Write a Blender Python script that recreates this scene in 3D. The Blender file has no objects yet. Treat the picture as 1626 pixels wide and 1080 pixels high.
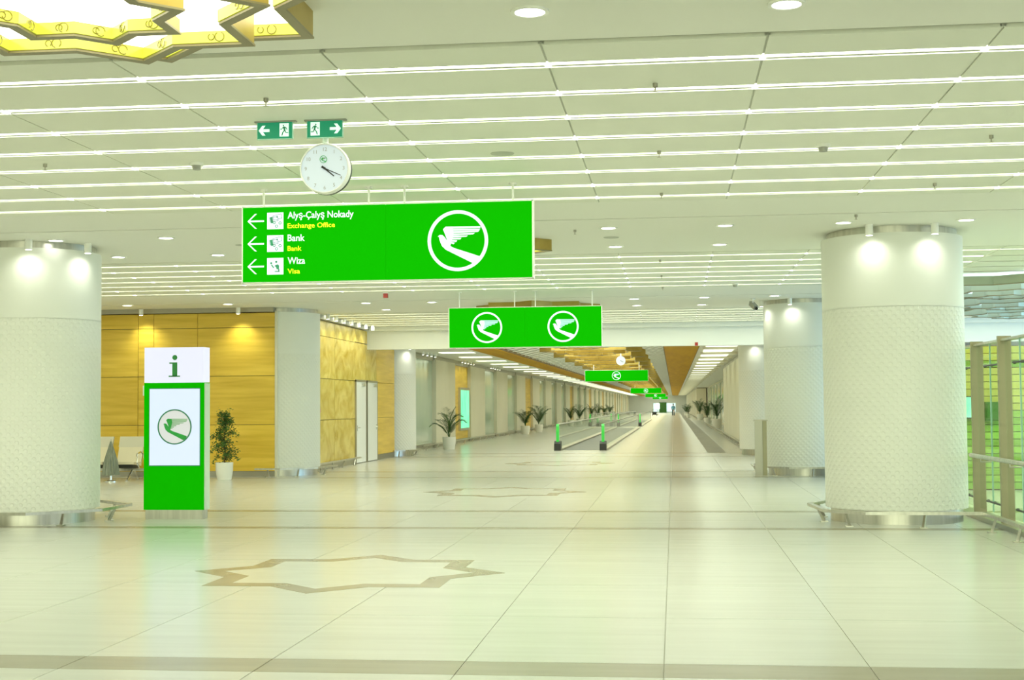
import bpy, bmesh, math, random
from mathutils import Vector, Matrix
random.seed(7)
PI = math.pi
SC = bpy.context.scene
COL = SC.collection

# ------------------------------------------------------------------ camera
F_PX = 2194.05
cam_d = bpy.data.cameras.new('camera')
cam_d.sensor_fit = 'HORIZONTAL'; cam_d.sensor_width = 36.0
cam_d.lens = F_PX / 1626 * 36.0
cam_d.clip_start = 0.1; cam_d.clip_end = 1500
cam = bpy.data.objects.new('camera', cam_d); COL.objects.link(cam)
cam.matrix_world = (Matrix.Translation((0, 0, 1.65)) @ Matrix.Rotation(0.11624, 4, 'Z')
                    @ Matrix.Rotation(PI / 2 + 0.04781, 4, 'X') @ Matrix.Rotation(-0.00773, 4, 'Z'))
SC.camera = cam

# ------------------------------------------------------------------ world, exposure, large lights
SC.view_settings.view_transform = 'Standard'
SC.view_settings.look = 'None'
SC.view_settings.exposure = 0.27
SC.view_settings.gamma = 1.0
SC.view_settings.use_curve_mapping = False
w = bpy.data.worlds.new('world'); SC.world = w; w.use_nodes = True
w.node_tree.nodes['Background'].inputs[0].default_value = (0.72, 0.90, 1.0, 1)
w.node_tree.nodes['Background'].inputs[1].default_value = 0.9

TINT = (0.90, 1.0, 0.62)          # greenish white of the tubes
STRIP = 5.0                         # how bright the tube lenses look
ROW_W = 2.25                         # watts per metre of a light row
def area(name, loc, rot, sx, sy, power, color=TINT):
    d = bpy.data.lights.new(name, 'AREA'); d.shape = 'RECTANGLE'; d.size = sx; d.size_y = sy
    d.energy = power; d.color = color
    o = bpy.data.objects.new(name, d); COL.objects.link(o); o.location = loc; o.rotation_euler = rot
    return o
# the lit ceiling bays that go on behind the viewpoint and to both sides
area('bay_light', (-3, 0.6, 4.0), (0, 0, 0), 26, 7.5, 150)
area('bay_light', (-3, -7.5, 4.0), (0, 0, 0), 26, 8, 420)
# fill added behind the viewpoint for facing surfaces; daylight through the glazed right side
area('rear_fill', (-3, -11.6, 2.1), (PI / 2, 0, 0), 24, 3.4, 720, (.92, 1.0, .74))
area('side_daylight', (14.6, 31, 2.2), (0, PI / 2, 0), 3.4, 10, 620, (.28, .66, 1.0))
area('atrium_fill', (9.5, 22.5, 3.9), (0, 0, 0), 7, 5, 420, (.85, 1.0, .70))  # fill lamp added under the ceiling to brighten the cladding behind the glass
SC.cycles.diffuse_bounces = 8; SC.cycles.max_bounces = 14; SC.cycles.transparent_max_bounces = 16

# ------------------------------------------------------------------ materials
def srgb(r, g, b):
    f = lambda c: (c / 255 / 12.92) if c / 255 <= 0.04045 else ((c / 255 + 0.055) / 1.055) ** 2.4
    return (f(r), f(g), f(b), 1)
def mat(name, col, rough=0.5, metal=0.0, emit=None, es=1.0, spec=0.5):
    m = bpy.data.materials.new(name); m.use_nodes = True
    b = m.node_tree.nodes['Principled BSDF']
    b.inputs['Base Color'].default_value = tuple(col)[:3] + (1,)
    b.inputs['Roughness'].default_value = rough
    b.inputs['Metallic'].default_value = metal
    b.inputs['Specular IOR Level'].default_value = spec
    if emit:
        b.inputs['Emission Color'].default_value = tuple(emit)[:3] + (1,)
        b.inputs['Emission Strength'].default_value = es
    return m
def noise_color(m, c1, c2, scale=(1, 1, 1), nscale=3.0, detail=6, coord='Object', bump=0.0, rand=0.0, dist=0.0):
    nt = m.node_tree; b = nt.nodes['Principled BSDF']
    tc = nt.nodes.new('ShaderNodeTexCoord'); mp = nt.nodes.new('ShaderNodeMapping')
    mp.inputs['Scale'].default_value = scale
    nt.links.new(tc.outputs[coord], mp.inputs['Vector'])
    vec = mp.outputs[0]
    oi = nt.nodes.new('ShaderNodeObjectInfo')
    if rand:
        ad = nt.nodes.new('ShaderNodeVectorMath'); ad.operation = 'MULTIPLY_ADD'
        cb = nt.nodes.new('ShaderNodeCombineXYZ')
        for i in range(3): nt.links.new(oi.outputs['Random'], cb.inputs[i])
        nt.links.new(cb.outputs[0], ad.inputs[0]); ad.inputs[1].default_value = (37, 23, 51)
        nt.links.new(vec, ad.inputs[2]); vec = ad.outputs[0]
    n = nt.nodes.new('ShaderNodeTexNoise'); n.inputs['Scale'].default_value = nscale
    n.inputs['Detail'].default_value = detail; n.inputs['Distortion'].default_value = dist
    nt.links.new(vec, n.inputs['Vector'])
    r = nt.nodes.new('ShaderNodeValToRGB')
    r.color_ramp.elements[0].position = 0.3; r.color_ramp.elements[1].position = 0.7
    r.color_ramp.elements[0].color = tuple(c1)[:3] + (1,); r.color_ramp.elements[1].color = tuple(c2)[:3] + (1,)
    nt.links.new(n.outputs['Fac'], r.inputs[0])
    out = r.outputs[0]
    if rand:
        hv = nt.nodes.new('ShaderNodeHueSaturation')
        mr = nt.nodes.new('ShaderNodeMapRange'); mr.inputs['To Min'].default_value = 1 - rand; mr.inputs['To Max'].default_value = 1 + rand
        nt.links.new(oi.outputs['Random'], mr.inputs[0]); nt.links.new(mr.outputs[0], hv.inputs['Value'])
        nt.links.new(out, hv.inputs['Color']); out = hv.outputs[0]
    nt.links.new(out, b.inputs['Base Color'])
    if bump:
        bp = nt.nodes.new('ShaderNodeBump'); bp.inputs['Strength'].default_value = bump; bp.inputs['Distance'].default_value = 0.01
        nt.links.new(n.outputs['Fac'], bp.inputs['Height']); nt.links.new(bp.outputs[0], b.inputs['Normal'])
    return m

M = {}
M['tile'] = noise_color(mat('stone_tile', (.7, .7, .62), .22, spec=.5), (.505, .51, .458), (.545, .55, .498), (.25, 3.0, 1), 2.2, 5, rand=.012)
M['grout'] = mat('grout', (.44, .43, .36), .6)
M['band'] = noise_color(mat('dark_stone', (.4, .36, .28), .25), (.26, .235, .165), (.30, .275, .20), (.5, 3, 1), 2, 4)
M['star_brown'] = noise_color(mat('brown_stone', (.4, .3, .2), .22), (.27, .225, .14), (.31, .265, .175), (1, 1, 1), 1.2, 4)
M['star_cream'] = noise_color(mat('cream_stone', (.8, .8, .7), .2), (.55, .55, .485), (.59, .59, .525), (1, 3, 1), 1.6, 4)
M['star_line'] = mat('pale_joint', (.8, .78, .62), .4)
M['strip_dark'] = noise_color(mat('grey_walkway_strip', (.3, .3, .26), .5), (.20, .20, .155), (.25, .25, .19), (1, .3, 1), 1.0, 4)
M['ceil'] = mat('ceiling_paint', (.83, .83, .76), .7, spec=.2)
M['ceilpanel'] = noise_color(mat('ceiling_panel_paint', (.70, .70, .62), .55, spec=.3), (.77, .78, .68), (.80, .81, .71), (1, 1, 1), .7, 2)
M['backing'] = mat('ceiling_backing', (.42, .43, .36), .8)
M['tube'] = mat('tube_glow', (.9, .9, .9), .5, emit=(.96, 1.0, .80), es=STRIP)
M['tubecap'] = mat('lamp_end_glow', (.9, .9, .9), .5, emit=(.96, 1.0, .84), es=1.15)
M['rail'] = mat('strip_rail', (.50, .51, .44), .6)
M['down'] = mat('downlight_glow', (1, 1, 1), .5, emit=(1, 1, .92), es=9)
M['trimw'] = mat('white_trim', (.85, .85, .8), .4)
M['white'] = mat('white_plaster', (.78, .79, .73), .55, spec=.3)
M['white_gloss'] = mat('white_lacquer', (.80, .80, .76), .25)
M['beige'] = noise_color(mat('beige_panel', (.6, .56, .44), .45), (.70, .67, .53), (.74, .71, .57), (1, 1, 1), .8, 3)
M['steel'] = noise_color(mat('brushed_steel', (.6, .58, .52), .32, 1.0), (.50, .49, .43), (.66, .64, .57), (6, 6, .3), 2.5, 4)
M['steel_dark'] = mat('satin_steel', (.42, .40, .33), .35, 1.0)
M['chrome'] = mat('chrome', (.8, .8, .78), .12, 1.0)
M['black'] = mat('black_plastic', (.015, .017, .013), .4)
M['dark'] = mat('dark_rubber', (.05, .055, .045), .5)
M['grey'] = mat('grey_plastic', (.35, .35, .30), .5)
M['wood'] = noise_color(mat('golden_veneer', (.6, .4, .06), .35), (.64, .41, .03), (.83, .57, .07), (.22, .22, 3.2), 2.6, 6, rand=.05, dist=.4)
M['onyx'] = noise_color(mat('honey_onyx', (.6, .4, .06), .24, spec=.5), (.48, .33, .02), (.80, .62, .16), (.8, .8, 1.1), 1.7, 9, rand=.06, dist=1.4)
M['woodbeam'] = noise_color(mat('orange_beam', (.5, .3, .03), .6, spec=.12), (.50, .26, .0), (.60, .33, .0), (2, .1, 2), 2.0, 4)
M['woodjoint'] = mat('dark_joint', (.16, .11, .03), .7)
M['gold'] = noise_color(mat('gold_frame', (.5, .38, .12), .4, .3), (.40, .28, .05), (.50, .36, .08), (1, 1, 1), 3, 3)
M['goldedge'] = mat('bronze_edge', (.27, .23, .12), .4, .3)
M['yglass'] = noise_color(mat('yellow_glass', (.8, .8, .2), .15, emit=(.68, .78, .08), es=.30), (.52, .56, .10), (.48, .42, .01), (1, 1, 1), 2.0, 3)
M['scroll'] = mat('dark_scrollwork', (.25, .19, .02), .5)
M['lumen'] = mat('luminous_sheet', (1, 1, 1), .5, emit=(.97, 1, .88), es=2.6)
M['lumenb'] = mat('luminous_blue_sheet', (.8, .9, 1), .5, emit=(.80, .95, 1.0), es=1.1)
M['sgreen'] = mat('backlit_green', (.0, .06, .0), .5, emit=srgb(18, 188, 2), es=.81, spec=.0)
M['swhite'] = mat('backlit_white', (.3, .3, .3), .5, emit=(.82, .98, 1.0), es=.8)
M['slilac'] = mat('backlit_pale_lilac', (.3, .3, .3), .5, emit=(.84, .92, 1.0), es=.8)
M['swing'] = mat('backlit_pale_blue', (.2, .3, .3), .5, emit=(.42, .72, .74), es=.9)
M['syellow'] = mat('backlit_yellow', (.8, .8, 0), .3, emit=(.72, .86, .0), es=.9)
M['pict'] = mat('pictogram_green', (.02, .28, .14), .4)
M['pictline'] = mat('pictogram_grey', (.25, .35, .45), .4)
M['egreen'] = mat('exit_green', (.0, .14, .065), .45, emit=(.0, .24, .11), es=.6)
M['ewhite'] = mat('exit_white', (.75, .8, .78), .35, emit=(.5, .75, .68), es=.7)
M['kgreen'] = mat('kiosk_green', (.002, .22, .0), .5, emit=srgb(16, 175, 0), es=.53, spec=.0)
M['kwhite'] = mat('kiosk_lightbox', (.2, .2, .2), .4, emit=(.82, .84, 1.0), es=.73, spec=.1)
M['kscreen'] = mat('kiosk_screen', (.2, .2, .2), .3, emit=(.68, .80, 1.0), es=.77, spec=.1)
M['kink'] = mat('logo_dark_green', (.02, .22, .10), .4)
M['kbird'] = mat('logo_green', (.02, .38, .06), .4)
M['kwing'] = mat('logo_pale_green', (.25, .50, .27), .4)
M['kdisc'] = mat('logo_grey_disc', (.2, .2, .2), .5, emit=(.58, .60, .58), es=.8)
M['leaf'] = noise_color(mat('leaf_green', (.05, .13, .02), .45), (.035, .10, .015), (.10, .22, .04), (1, 1, 1), 6, 3)
M['palm'] = noise_color(mat('palm_green', (.05, .12, .02), .45), (.03, .085, .015), (.07, .16, .035), (1, 1, 1), 4, 3)
M['bark'] = mat('bark', (.12, .08, .04), .8)
M['soil'] = mat('soil', (.05, .035, .02), .9)
M['pot'] = mat('white_pot', (.80, .79, .70), .35)
M['seat'] = mat('cream_leather', (.70, .64, .46), .5)
M['seatgrey'] = mat('grey_cream_leather', (.60, .57, .44), .5)
M['cloth'] = noise_color(mat('grey_cloth', (.2, .22, .17), .8), (.16, .18, .13), (.28, .30, .23), (8, 8, 1), 3, 3)
M['belt'] = mat('walkway_belt', (.09, .10, .08), .6)
M['greenrail'] = mat('lit_green_newel', (.02, .3, .03), .3, emit=(.02, .42, .04), es=.6)
M['poster'] = noise_color(mat('lit_poster', (.1, .8, .5), .3, emit=(.08, .78, .40), es=.8), (.1, .6, .3), (.5, .95, .8), (1, 1, .6), 2.5, 2)
M['red'] = mat('red_plastic', (.35, .02, .01), .4)
M['skin'] = mat('skin', (.45, .28, .18), .6)
M['bluecloth'] = mat('blue_shirt', (.12, .30, .42), .8)
M['navy'] = mat('dark_trousers', (.03, .05, .06), .8)
M['hair'] = mat('dark_hair', (.02, .018, .014), .6)
M['blue_fascia'] = M['white']
M['plankY'] = noise_color(mat('yellow_green_cladding', (.5, .5, .05), .3), (.46, .50, .07), (.58, .60, .16), (.6, 1, 1), 2, 4, rand=.10)
M['plankG'] = noise_color(mat('green_cladding', (.25, .45, .04), .3), (.20, .42, .04), (.32, .52, .09), (.6, 1, 1), 2, 4, rand=.16)
M['dgreen'] = mat('dark_green_cabinet', (.04, .17, .01), .5)
M['post'] = mat('bronze_post', (.36, .33, .20), .42, .55)

def glass_mat(name, tint, gloss=.12):
    m = bpy.data.materials.new(name); m.use_nodes = True
    nt = m.node_tree; nt.nodes.clear()
    o = nt.nodes.new('ShaderNodeOutputMaterial'); mx = nt.nodes.new('ShaderNodeMixShader')
    t = nt.nodes.new('ShaderNodeBsdfTransparent'); t.inputs[0].default_value = tint
    g = nt.nodes.new('ShaderNodeBsdfGlossy'); g.inputs['Roughness'].default_value = .03
    lw = nt.nodes.new('ShaderNodeLayerWeight'); lw.inputs[0].default_value = .5
    pw = nt.nodes.new('ShaderNodeMath'); pw.operation = 'POWER'; pw.inputs[1].default_value = 5.0
    ma = nt.nodes.new('ShaderNodeMath'); ma.operation = 'MULTIPLY_ADD'; ma.inputs[1].default_value = .38; ma.inputs[2].default_value = .03
    nt.links.new(lw.outputs['Facing'], pw.inputs[0]); nt.links.new(pw.outputs[0], ma.inputs[0])
    nt.links.new(ma.outputs[0], mx.inputs[0]); nt.links.new(t.outputs[0], mx.inputs[1]); nt.links.new(g.outputs[0], mx.inputs[2])
    nt.links.new(mx.outputs[0], o.inputs[0])
    return m
M['glass'] = glass_mat('clear_glass', (.95, .99, .95, 1))
M['glassedge'] = mat('glass_edge', (.45, .75, .62), .2)
M['shopglass'] = noise_color(mat('frosted_glass', (.5, .62, .5), .12, spec=.7), (.44, .55, .44), (.58, .68, .56), (1, .4, .3), 1.2, 3)

def relief_mat():
    m = mat('embossed_white', (.76, .77, .70), .5, spec=.35)
    nt = m.node_tree; b = nt.nodes['Principled BSDF']
    uv = nt.nodes.new('ShaderNodeUVMap')
    mp = nt.nodes.new('ShaderNodeMapping'); mp.inputs['Rotation'].default_value = (0, 0, PI / 4)
    mp.inputs['Scale'].default_value = (12, 12, 1)
    v = nt.nodes.new('ShaderNodeTexVoronoi'); v.voronoi_dimensions = '2D'; v.inputs['Randomness'].default_value = 0
    v.inputs['Scale'].default_value = 1.0
    r = nt.nodes.new('ShaderNodeValToRGB'); r.color_ramp.elements[0].position = .22; r.color_ramp.elements[1].position = .42
    r.color_ramp.interpolation = 'EASE'
    bp = nt.nodes.new('ShaderNodeBump'); bp.inputs['Strength'].default_value = .52; bp.inputs['Distance'].default_value = .012
    nt.links.new(uv.outputs[0], mp.inputs[0]); nt.links.new(mp.outputs[0], v.inputs['Vector'])
    nt.links.new(v.outputs['Distance'], r.inputs[0]); nt.links.new(r.outputs[0], bp.inputs['Height'])
    nt.links.new(bp.outputs[0], b.inputs['Normal'])
    return m
M['relief'] = relief_mat()

# ------------------------------------------------------------------ mesh helpers
class MB:
    def __init__(s): s.v = []; s.f = []; s.uv = None
    def quad(s, pts):
        i = len(s.v); s.v += [tuple(p) for p in pts]; s.f.append(tuple(range(i, i + len(pts)))); return s
    def box(s, x0, x1, y0, y1, z0, z1, bev=0.0):
        i = len(s.v)
        s.v += [(x0, y0, z0), (x1, y0, z0), (x1, y1, z0), (x0, y1, z0), (x0, y0, z1), (x1, y0, z1), (x1, y1, z1), (x0, y1, z1)]
        s.f += [(i, i + 3, i + 2, i + 1), (i + 4, i + 5, i + 6, i + 7), (i, i + 1, i + 5, i + 4), (i + 1, i + 2, i + 6, i + 5), (i + 2, i + 3, i + 7, i + 6), (i + 3, i, i + 4, i + 7)]
        return s
    def prism(s, pts, a, b, axis='z'):
        """extrude a closed 2-D outline between a and b along axis"""
        def P(u, v, t): return (u, v, t) if axis == 'z' else ((u, t, v) if axis == 'y' else (t, u, v))
        i = len(s.v); n = len(pts)
        s.v += [P(u, v, a) for u, v in pts] + [P(u, v, b) for u, v in pts]
        s.f.append(tuple(range(i + n - 1, i - 1, -1))); s.f.append(tuple(range(i + n, i + 2 * n)))
        for k in range(n): s.f.append((i + k, i + (k + 1) % n, i + n + (k + 1) % n, i + n + k))
        return s
    def ring(s, outer, inner, a, b, axis='z'):
        """band between two closed outlines of equal point count, extruded"""
        def P(u, v, t): return (u, v, t) if axis == 'z' else ((u, t, v) if axis == 'y' else (t, u, v))
        i = len(s.v); n = len(outer)
        for t in (a, b):
            s.v += [P(u, v, t) for u, v in outer] + [P(u, v, t) for u, v in inner]
        for k in range(n):
            j = (k + 1) % n
            o0, o1, n0, n1 = i + k, i + j, i + n + k, i + n + j
            d = 2 * n
            s.f += [(o0, n0, n1, o1), (o0 + d, o1 + d, n1 + d, n0 + d), (o0, o1, o1 + d, o0 + d), (n0, n0 + d, n1 + d, n1)]
        return s
    def lathe(s, prof, cx=0, cy=0, n=24, a0=0.0, a1=2 * PI):
        i = len(s.v); full = abs(a1 - a0 - 2 * PI) < 1e-6; m = n if full else n + 1
        for k in range(m):
            a = a0 + (a1 - a0) * k / n
            for r, z in prof: s.v.append((cx + r * math.cos(a), cy + r * math.sin(a), z))
        L = len(prof)
        for k in range(n):
            k2 = (k + 1) % m
            for j in range(L - 1): s.f.append((i + k * L + j, i + k2 * L + j, i + k2 * L + j + 1, i + k * L + j + 1))
        return s
    def disc(s, cx, cy, cz, r, n=24, axis='z', flip=False):
        pts = []
        for k in range(n):
            a = 2 * PI * k / n * (-1 if flip else 1)
            u, v = r * math.cos(a), r * math.sin(a)
            pts.append((cx + u, cy + v, cz) if axis == 'z' else (cx + u, cy, cz + v))
        return s.quad(pts)
    def tube(s, pts, r, n=8):
        pts = [Vector(p) for p in pts]; rr = r if isinstance(r, (list, tuple)) else [r] * len(pts)
        i = len(s.v); up = Vector((0, 0, 1))
        for k, p in enumerate(pts):
            d = (pts[min(k + 1, len(pts) - 1)] - pts[max(k - 1, 0)]).normalized()
            u = d.cross(up)
            if u.length < .05: u = d.cross(Vector((1, 0, 0)))
            u.normalize(); v = d.cross(u)
            for q in range(n):
                a = 2 * PI * q / n
                s.v.append(tuple(p + (u * math.cos(a) + v * math.sin(a)) * rr[k]))
        for k in range(len(pts) - 1):
            for q in range(n):
                q2 = (q + 1) % n
                s.f.append((i + k * n + q, i + k * n + q2, i + (k + 1) * n + q2, i + (k + 1) * n + q))
        s.f.append(tuple(range(i + n - 1, i - 1, -1))); e = i + (len(pts) - 1) * n; s.f.append(tuple(range(e, e + n)))
        return s
    def mesh(s, name, m, smooth=False):
        me = bpy.data.meshes.new(name); me.from_pydata(s.v, [], s.f)
        bm = bmesh.new(); bm.from_mesh(me)
        bmesh.ops.recalc_face_normals(bm, faces=bm.faces[:])
        bm.to_mesh(me); bm.free()
        me.materials.append(m)
        if smooth:
            for p in me.polygons: p.use_smooth = True
            try: me.set_sharp_from_angle(angle=math.radians(40))
            except Exception: pass
        return me
    def build(s, name, m, parent=None, loc=None, smooth=False):
        return link(name, s.mesh(name, m, smooth), parent, loc)
def link(name, me, parent=None, loc=None, rz=0.0):
    o = bpy.data.objects.new(name, me); COL.objects.link(o)
    if parent: o.parent = parent
    if loc: o.location = loc
    if rz: o.rotation_euler = (0, 0, rz)
    return o
def tag(o, label=None, cat=None, group=None, kind=None):
    if label: o['label'] = label
    if cat: o['category'] = cat
    if group: o['group'] = group
    if kind: o['kind'] = kind
    return o
def thing(name, label, cat, loc=(0, 0, 0), rz=0.0, group=None):
    o = bpy.data.objects.new(name, None); COL.objects.link(o); o.empty_display_size = .1
    o.location = loc; o.rotation_euler = (0, 0, rz)
    return tag(o, label, cat, group)
def struct(o): o['kind'] = 'structure'; return o
def copy_tree(o, parent=None):
    c = o.copy(); COL.objects.link(c)
    if parent is not None: c.parent = parent
    for ch in list(o.children): copy_tree(ch, c)
    return c
def circ(r, n=40, cx=0, cy=0): return [(cx + r * math.cos(2 * PI * k / n), cy + r * math.sin(2 * PI * k / n)) for k in range(n)]
def star(a, cx=0, cy=0):
    """outline of two overlapping squares (eight points): half side a"""
    b = a * (math.sqrt(2) - 1); t = a * math.sqrt(2)
    P = [(t, 0), (a, b), (a, a), (b, a), (0, t), (-b, a), (-a, a), (-a, b), (-t, 0), (-a, -b), (-a, -a), (-b, -a), (0, -t), (b, -a), (a, -a), (a, -b)]
    return [(cx + x, cy + y) for x, y in P]
def text_mb(body, h, x, y, z, width=None, bold=.0, depth=.003, align='LEFT'):
    """vertical lettering facing -Y as a mesh builder; (x, z) is the baseline start"""
    cu = bpy.data.curves.new('lettering', 'FONT'); cu.body = body; cu.size = 1.0; cu.offset = bold; cu.resolution_u = 3
    cu.align_x = align
    o = bpy.data.objects.new('lettering', cu); COL.objects.link(o)
    dg = bpy.context.evaluated_depsgraph_get(); dg.update()
    me = bpy.data.meshes.new_from_object(o.evaluated_get(dg))
    COL.objects.unlink(o); bpy.data.objects.remove(o)
    b = MB()
    xs = [v.co.x for v in me.vertices] or [0]
    sx = h / .69
    if width: sx = width / (max(xs) - min(xs))
    sz = h / .69
    x0 = min(xs) if align == 'LEFT' else 0
    b.v = [(x + (v.co.x - x0) * sx, y, z + v.co.y * sz) for v in me.vertices]
    b.f = [tuple(p.vertices) for p in me.polygons]
    bpy.data.meshes.remove(me)
    return b

# ================================================================== LARGE STRUCTURE
CZ = 4.08                                   # hall ceiling height
XL, XR = -22.0, 15.0                        # hall extent
# ---- floor
fl = struct(MB().box(XL, XR, -12, 320, -.2, -.006).build('floor', M['grout']))
tiles_y = [(7.1, 8.5)] + [(8.95 + 1.91 * k, 8.95 + 1.91 * (k + 1)) for k in range(5)] + [(18.82, 20.15), (20.15, 21.48)]
tiles_y += [(21.82 + 1.985 * k, 21.82 + 1.985 * (k + 1)) for k in range(5)]
TX0 = -.085
tile_mesh = {}
def tile_me(wy):
    k = round(wy, 3)
    if k not in tile_mesh:
        tile_mesh[k] = MB().box(-.6365, .6365, -wy / 2 + .0035, wy / 2 - .0035, -.006, 0).mesh('floor_tile', M['tile'])
    return tile_mesh[k]
NTILE = 0
for (y0, y1) in tiles_y:
    for c in range(-17, 13):
        xc = TX0 + 1.28 * (c + .5)
        # keep the tiles the picture shows
        a = math.atan2(xc, y1) + .11624
        if abs(math.tan(a)) < .40 and NTILE < 298 and xc - .64 > XL and not (xc > 4.3):
            link('floor_tile', tile_me(y1 - y0), fl, (xc, (y0 + y1) / 2, 0)); NTILE += 1
rest = MB()
def tile_rest(x0, x1, y0, y1): rest.box(x0, x1, y0, y1, -.006, -.0001)
for (y0, y1) in [(-11.5, -4.4), (-4.1, 5.4), (5.7, 7.1)]: tile_rest(XL, XR, y0, y1)
for (y0, y1) in tiles_y:
    done = [round(o.location.x, 3) for o in fl.children if abs(o.location.y - (y0 + y1) / 2) < .01]
    for c in range(-17, 13):
        xc = TX0 + 1.28 * (c + .5)
        if round(xc, 3) not in done and xc < XR - .6: tile_rest(xc - .6365, xc + .6365, y0 + .0035, y1 - .0035)
y = 32.0
for (y0, y1) in [(31.98, 34.58), (34.92, 44.6), (44.9, 47.6)]:
    n = max(1, round((y1 - y0) / 1.93)); h = (y1 - y0) / n
    for k in range(n):
        for c in range(-17, 12):
            x0 = TX0 + 1.28 * c; tile_rest(x0 + .0035, x0 + 1.2765, y0 + h * k + .0035, y0 + h * (k + 1) - .0035)
y = 47.9
while y < 310:
    for c in range(-8, 3):
        x0 = TX0 + 1.28 * c; tile_rest(x0 + .003, x0 + 1.277, y + .004, y + 1.9)
    y += 1.905
tag(rest.build('floor_tile_field', M['tile'], fl), kind='stuff')
for (y0, y1) in [(5.4, 5.7), (8.5, 8.95), (18.5, 18.82), (21.48, 21.82)]:
    b = MB()
    for c in range(-17, 11):
        x0 = TX0 + 1.28 * c; b.box(x0 + .0035, x0 + 1.2765, y0 + .003, y1 - .003, -.006, 0)
    b.build('dark_band', M['band'], fl)
for (y0, y1) in [(31.75, 31.98), (34.58, 34.92), (44.6, 44.9), (47.6, 47.9)]:
    MB().box(XL, XR, y0, y1, -.006, 0).build('dark_band', M['band'], fl)
MB().box(1.13, 1.75, 47.9, 310, -.004, .0015).build('grey_strip', M['strip_dark'], fl)
for i, (cx, cy) in enumerate([(-3.27, 13.66), (-3.27, 26.5), (-3.27, 39.5)]):
    MB().ring(star(1.122, cx, cy), star(.90, cx, cy), -.003, .0022).build('star_border', M['star_brown'], fl)
    MB().prism(star(.90, cx, cy), -.003, .0018).build('star_field', M['star_cream'], fl)

# ---- hall ceiling
ce = MB().box(XL, XR, -12, 41.2, 4.25, 4.45)
for (y0, y1) in [(-12, -3.9), (5.0, 9.055), (16.44, 17.93), (18.0, 22.08), (28.72, 30.95), (31.02, 35.0)]:
    ce.box(XL, XR, y0, y1, CZ, 4.26)
ceil = struct(ce.build('ceiling', M['ceil']))
MB().box(XL, XR, -3.9, 5.0, CZ + .02, 4.26).build('ceiling_field', M['ceil'], ceil)
MB().box(XL, XR, 9.0, 41, 4.235, 4.25).build('ceiling_backing', M['backing'], ceil)
SX0, SDX = -.86, 1.508
rows1 = [9.73 + .908 * k for k in range(8)]
rows2 = [22.66 + .945 * k for k in range(7)]
rows3 = [35.65 + .945 * k for k in range(6)]
pm = {}
def panel_me(wx, wy):
    k = (round(wx, 3), round(wy, 3))
    if k not in pm: pm[k] = MB().box(-wx / 2, wx / 2, -wy / 2, wy / 2, 0, .03).mesh('ceiling_panel', M['ceilpanel'])
    return pm[k]
CH = .076                                   # half width of a light channel
def bay(rows, y_first, y_last, c0, c1, single=True, xcut=None):
    edges = [(y_first, rows[0] - CH)] + [(a + CH, b - CH) for a, b in zip(rows, rows[1:])] + [(rows[-1] + CH, y_last)]
    stuff = MB(); fill = MB()
    for (a, b) in edges:
        if b - a < .05: continue
        for c in range(c0, c1 + 1): fill.box(SX0 + SDX * c - .02, SX0 + SDX * c + .02, a, b, CZ + .010, CZ + .028)
        for c in range(c0, c1):
            x0 = SX0 + SDX * c
            if single: link('ceiling_panel', panel_me(SDX - .016, b - a), ceil, (x0 + SDX / 2, (a + b) / 2, CZ))
            else: stuff.box(x0 + .011, x0 + SDX - .011, a, b, CZ, CZ + .03)
        stuff.box(XL, SX0 + SDX * c0 - .011, a, b, CZ, CZ + .03)
        stuff.box(SX0 + SDX * c1 + .011, XR, a, b, CZ, CZ + .03)
    tag(fill.build('seam_filler', M['rail'], ceil), kind='stuff')
    tag(stuff.build('ceiling_panel_field', M['ceilpanel'], ceil), kind='stuff')
bay(rows1, 9.175, 16.43, -6, 5)
bay(rows2, 22.15, 28.71, -9, 4)
bay(rows3, 35.07, 41.0, -10, 6, single=False)

# the light strips: one thing per row
seg_m = MB().box(0, SDX - .05, -.068, -.008, .012, .05).box(0, SDX - .05, .037, .058, .012, .05).mesh('light_tube', M['tube'])
cap_m = MB().box(-.022, .022, -.066, .030, -.012, .03).mesh('joint_cap', M['tubecap'])
def lit_row(yc, c0, c1, label, group, xl=XL, xr=XR, full=True):
    t = thing('linear_light', label, 'ceiling light', (0, yc, CZ), 0, group)
    xa, xb = SX0 + SDX * c0, SX0 + SDX * c1
    MB().box(max(xl, XL), xr, -.007, .036, -.002, .06).build('rail', M['rail'], t)
    MB().box(xl, xr, -CH, CH, .055, .09).build('housing', M['rail'], t)
    if full:
        for c in range(c0, c1):
            link('light_tube', seg_m, t, (SX0 + SDX * c + .025, 0, 0))
            link('joint_cap', cap_m, t, (SX0 + SDX * c, 0, 0))
    else:
        MB().box(xa, xb, -.068, -.008, .012, .05).box(xa, xb, .037, .058, .012, .05).build('light_tube', M['tube'], t)
    lamp = area('row_light', (xl / 2 + xr / 2, -.01, -.006), (0, 0, 0), xr - xl, .12, ROW_W * (xr - xl), (.96, 1, .80)); lamp.parent = t
    if xl < xa: MB().box(xl, xa - .02, -.068, -.008, .012, .05).build('light_tube', M['tube'], t)
    if xr > xb: MB().box(xb + .02, xr, -.068, -.008, .012, .05).build('light_tube', M['tube'], t)
    return t
ORD = ['first', 'second', 'third', 'fourth', 'fifth', 'sixth', 'seventh', 'eighth']
for k, yc in enumerate(rows1):
    lit_row(yc, -6, 5, 'light strip in the front ceiling bay, %s row from the top of the photo' % ORD[k], 'light strips of the front ceiling bay')
for k, yc in enumerate(rows2):
    lit_row(yc, -9, 4, 'light strip in the ceiling bay behind the big green sign, %s row from front' % ORD[k], 'light strips of the second ceiling bay', xr=XR if k == 0 else 4.75)
for k, yc in enumerate(rows3):
    lit_row(yc, -10, 6, 'thin far light strip before the pale fascia, %s row from front' % ORD[k], 'light strips of the third ceiling bay', full=False)

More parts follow.
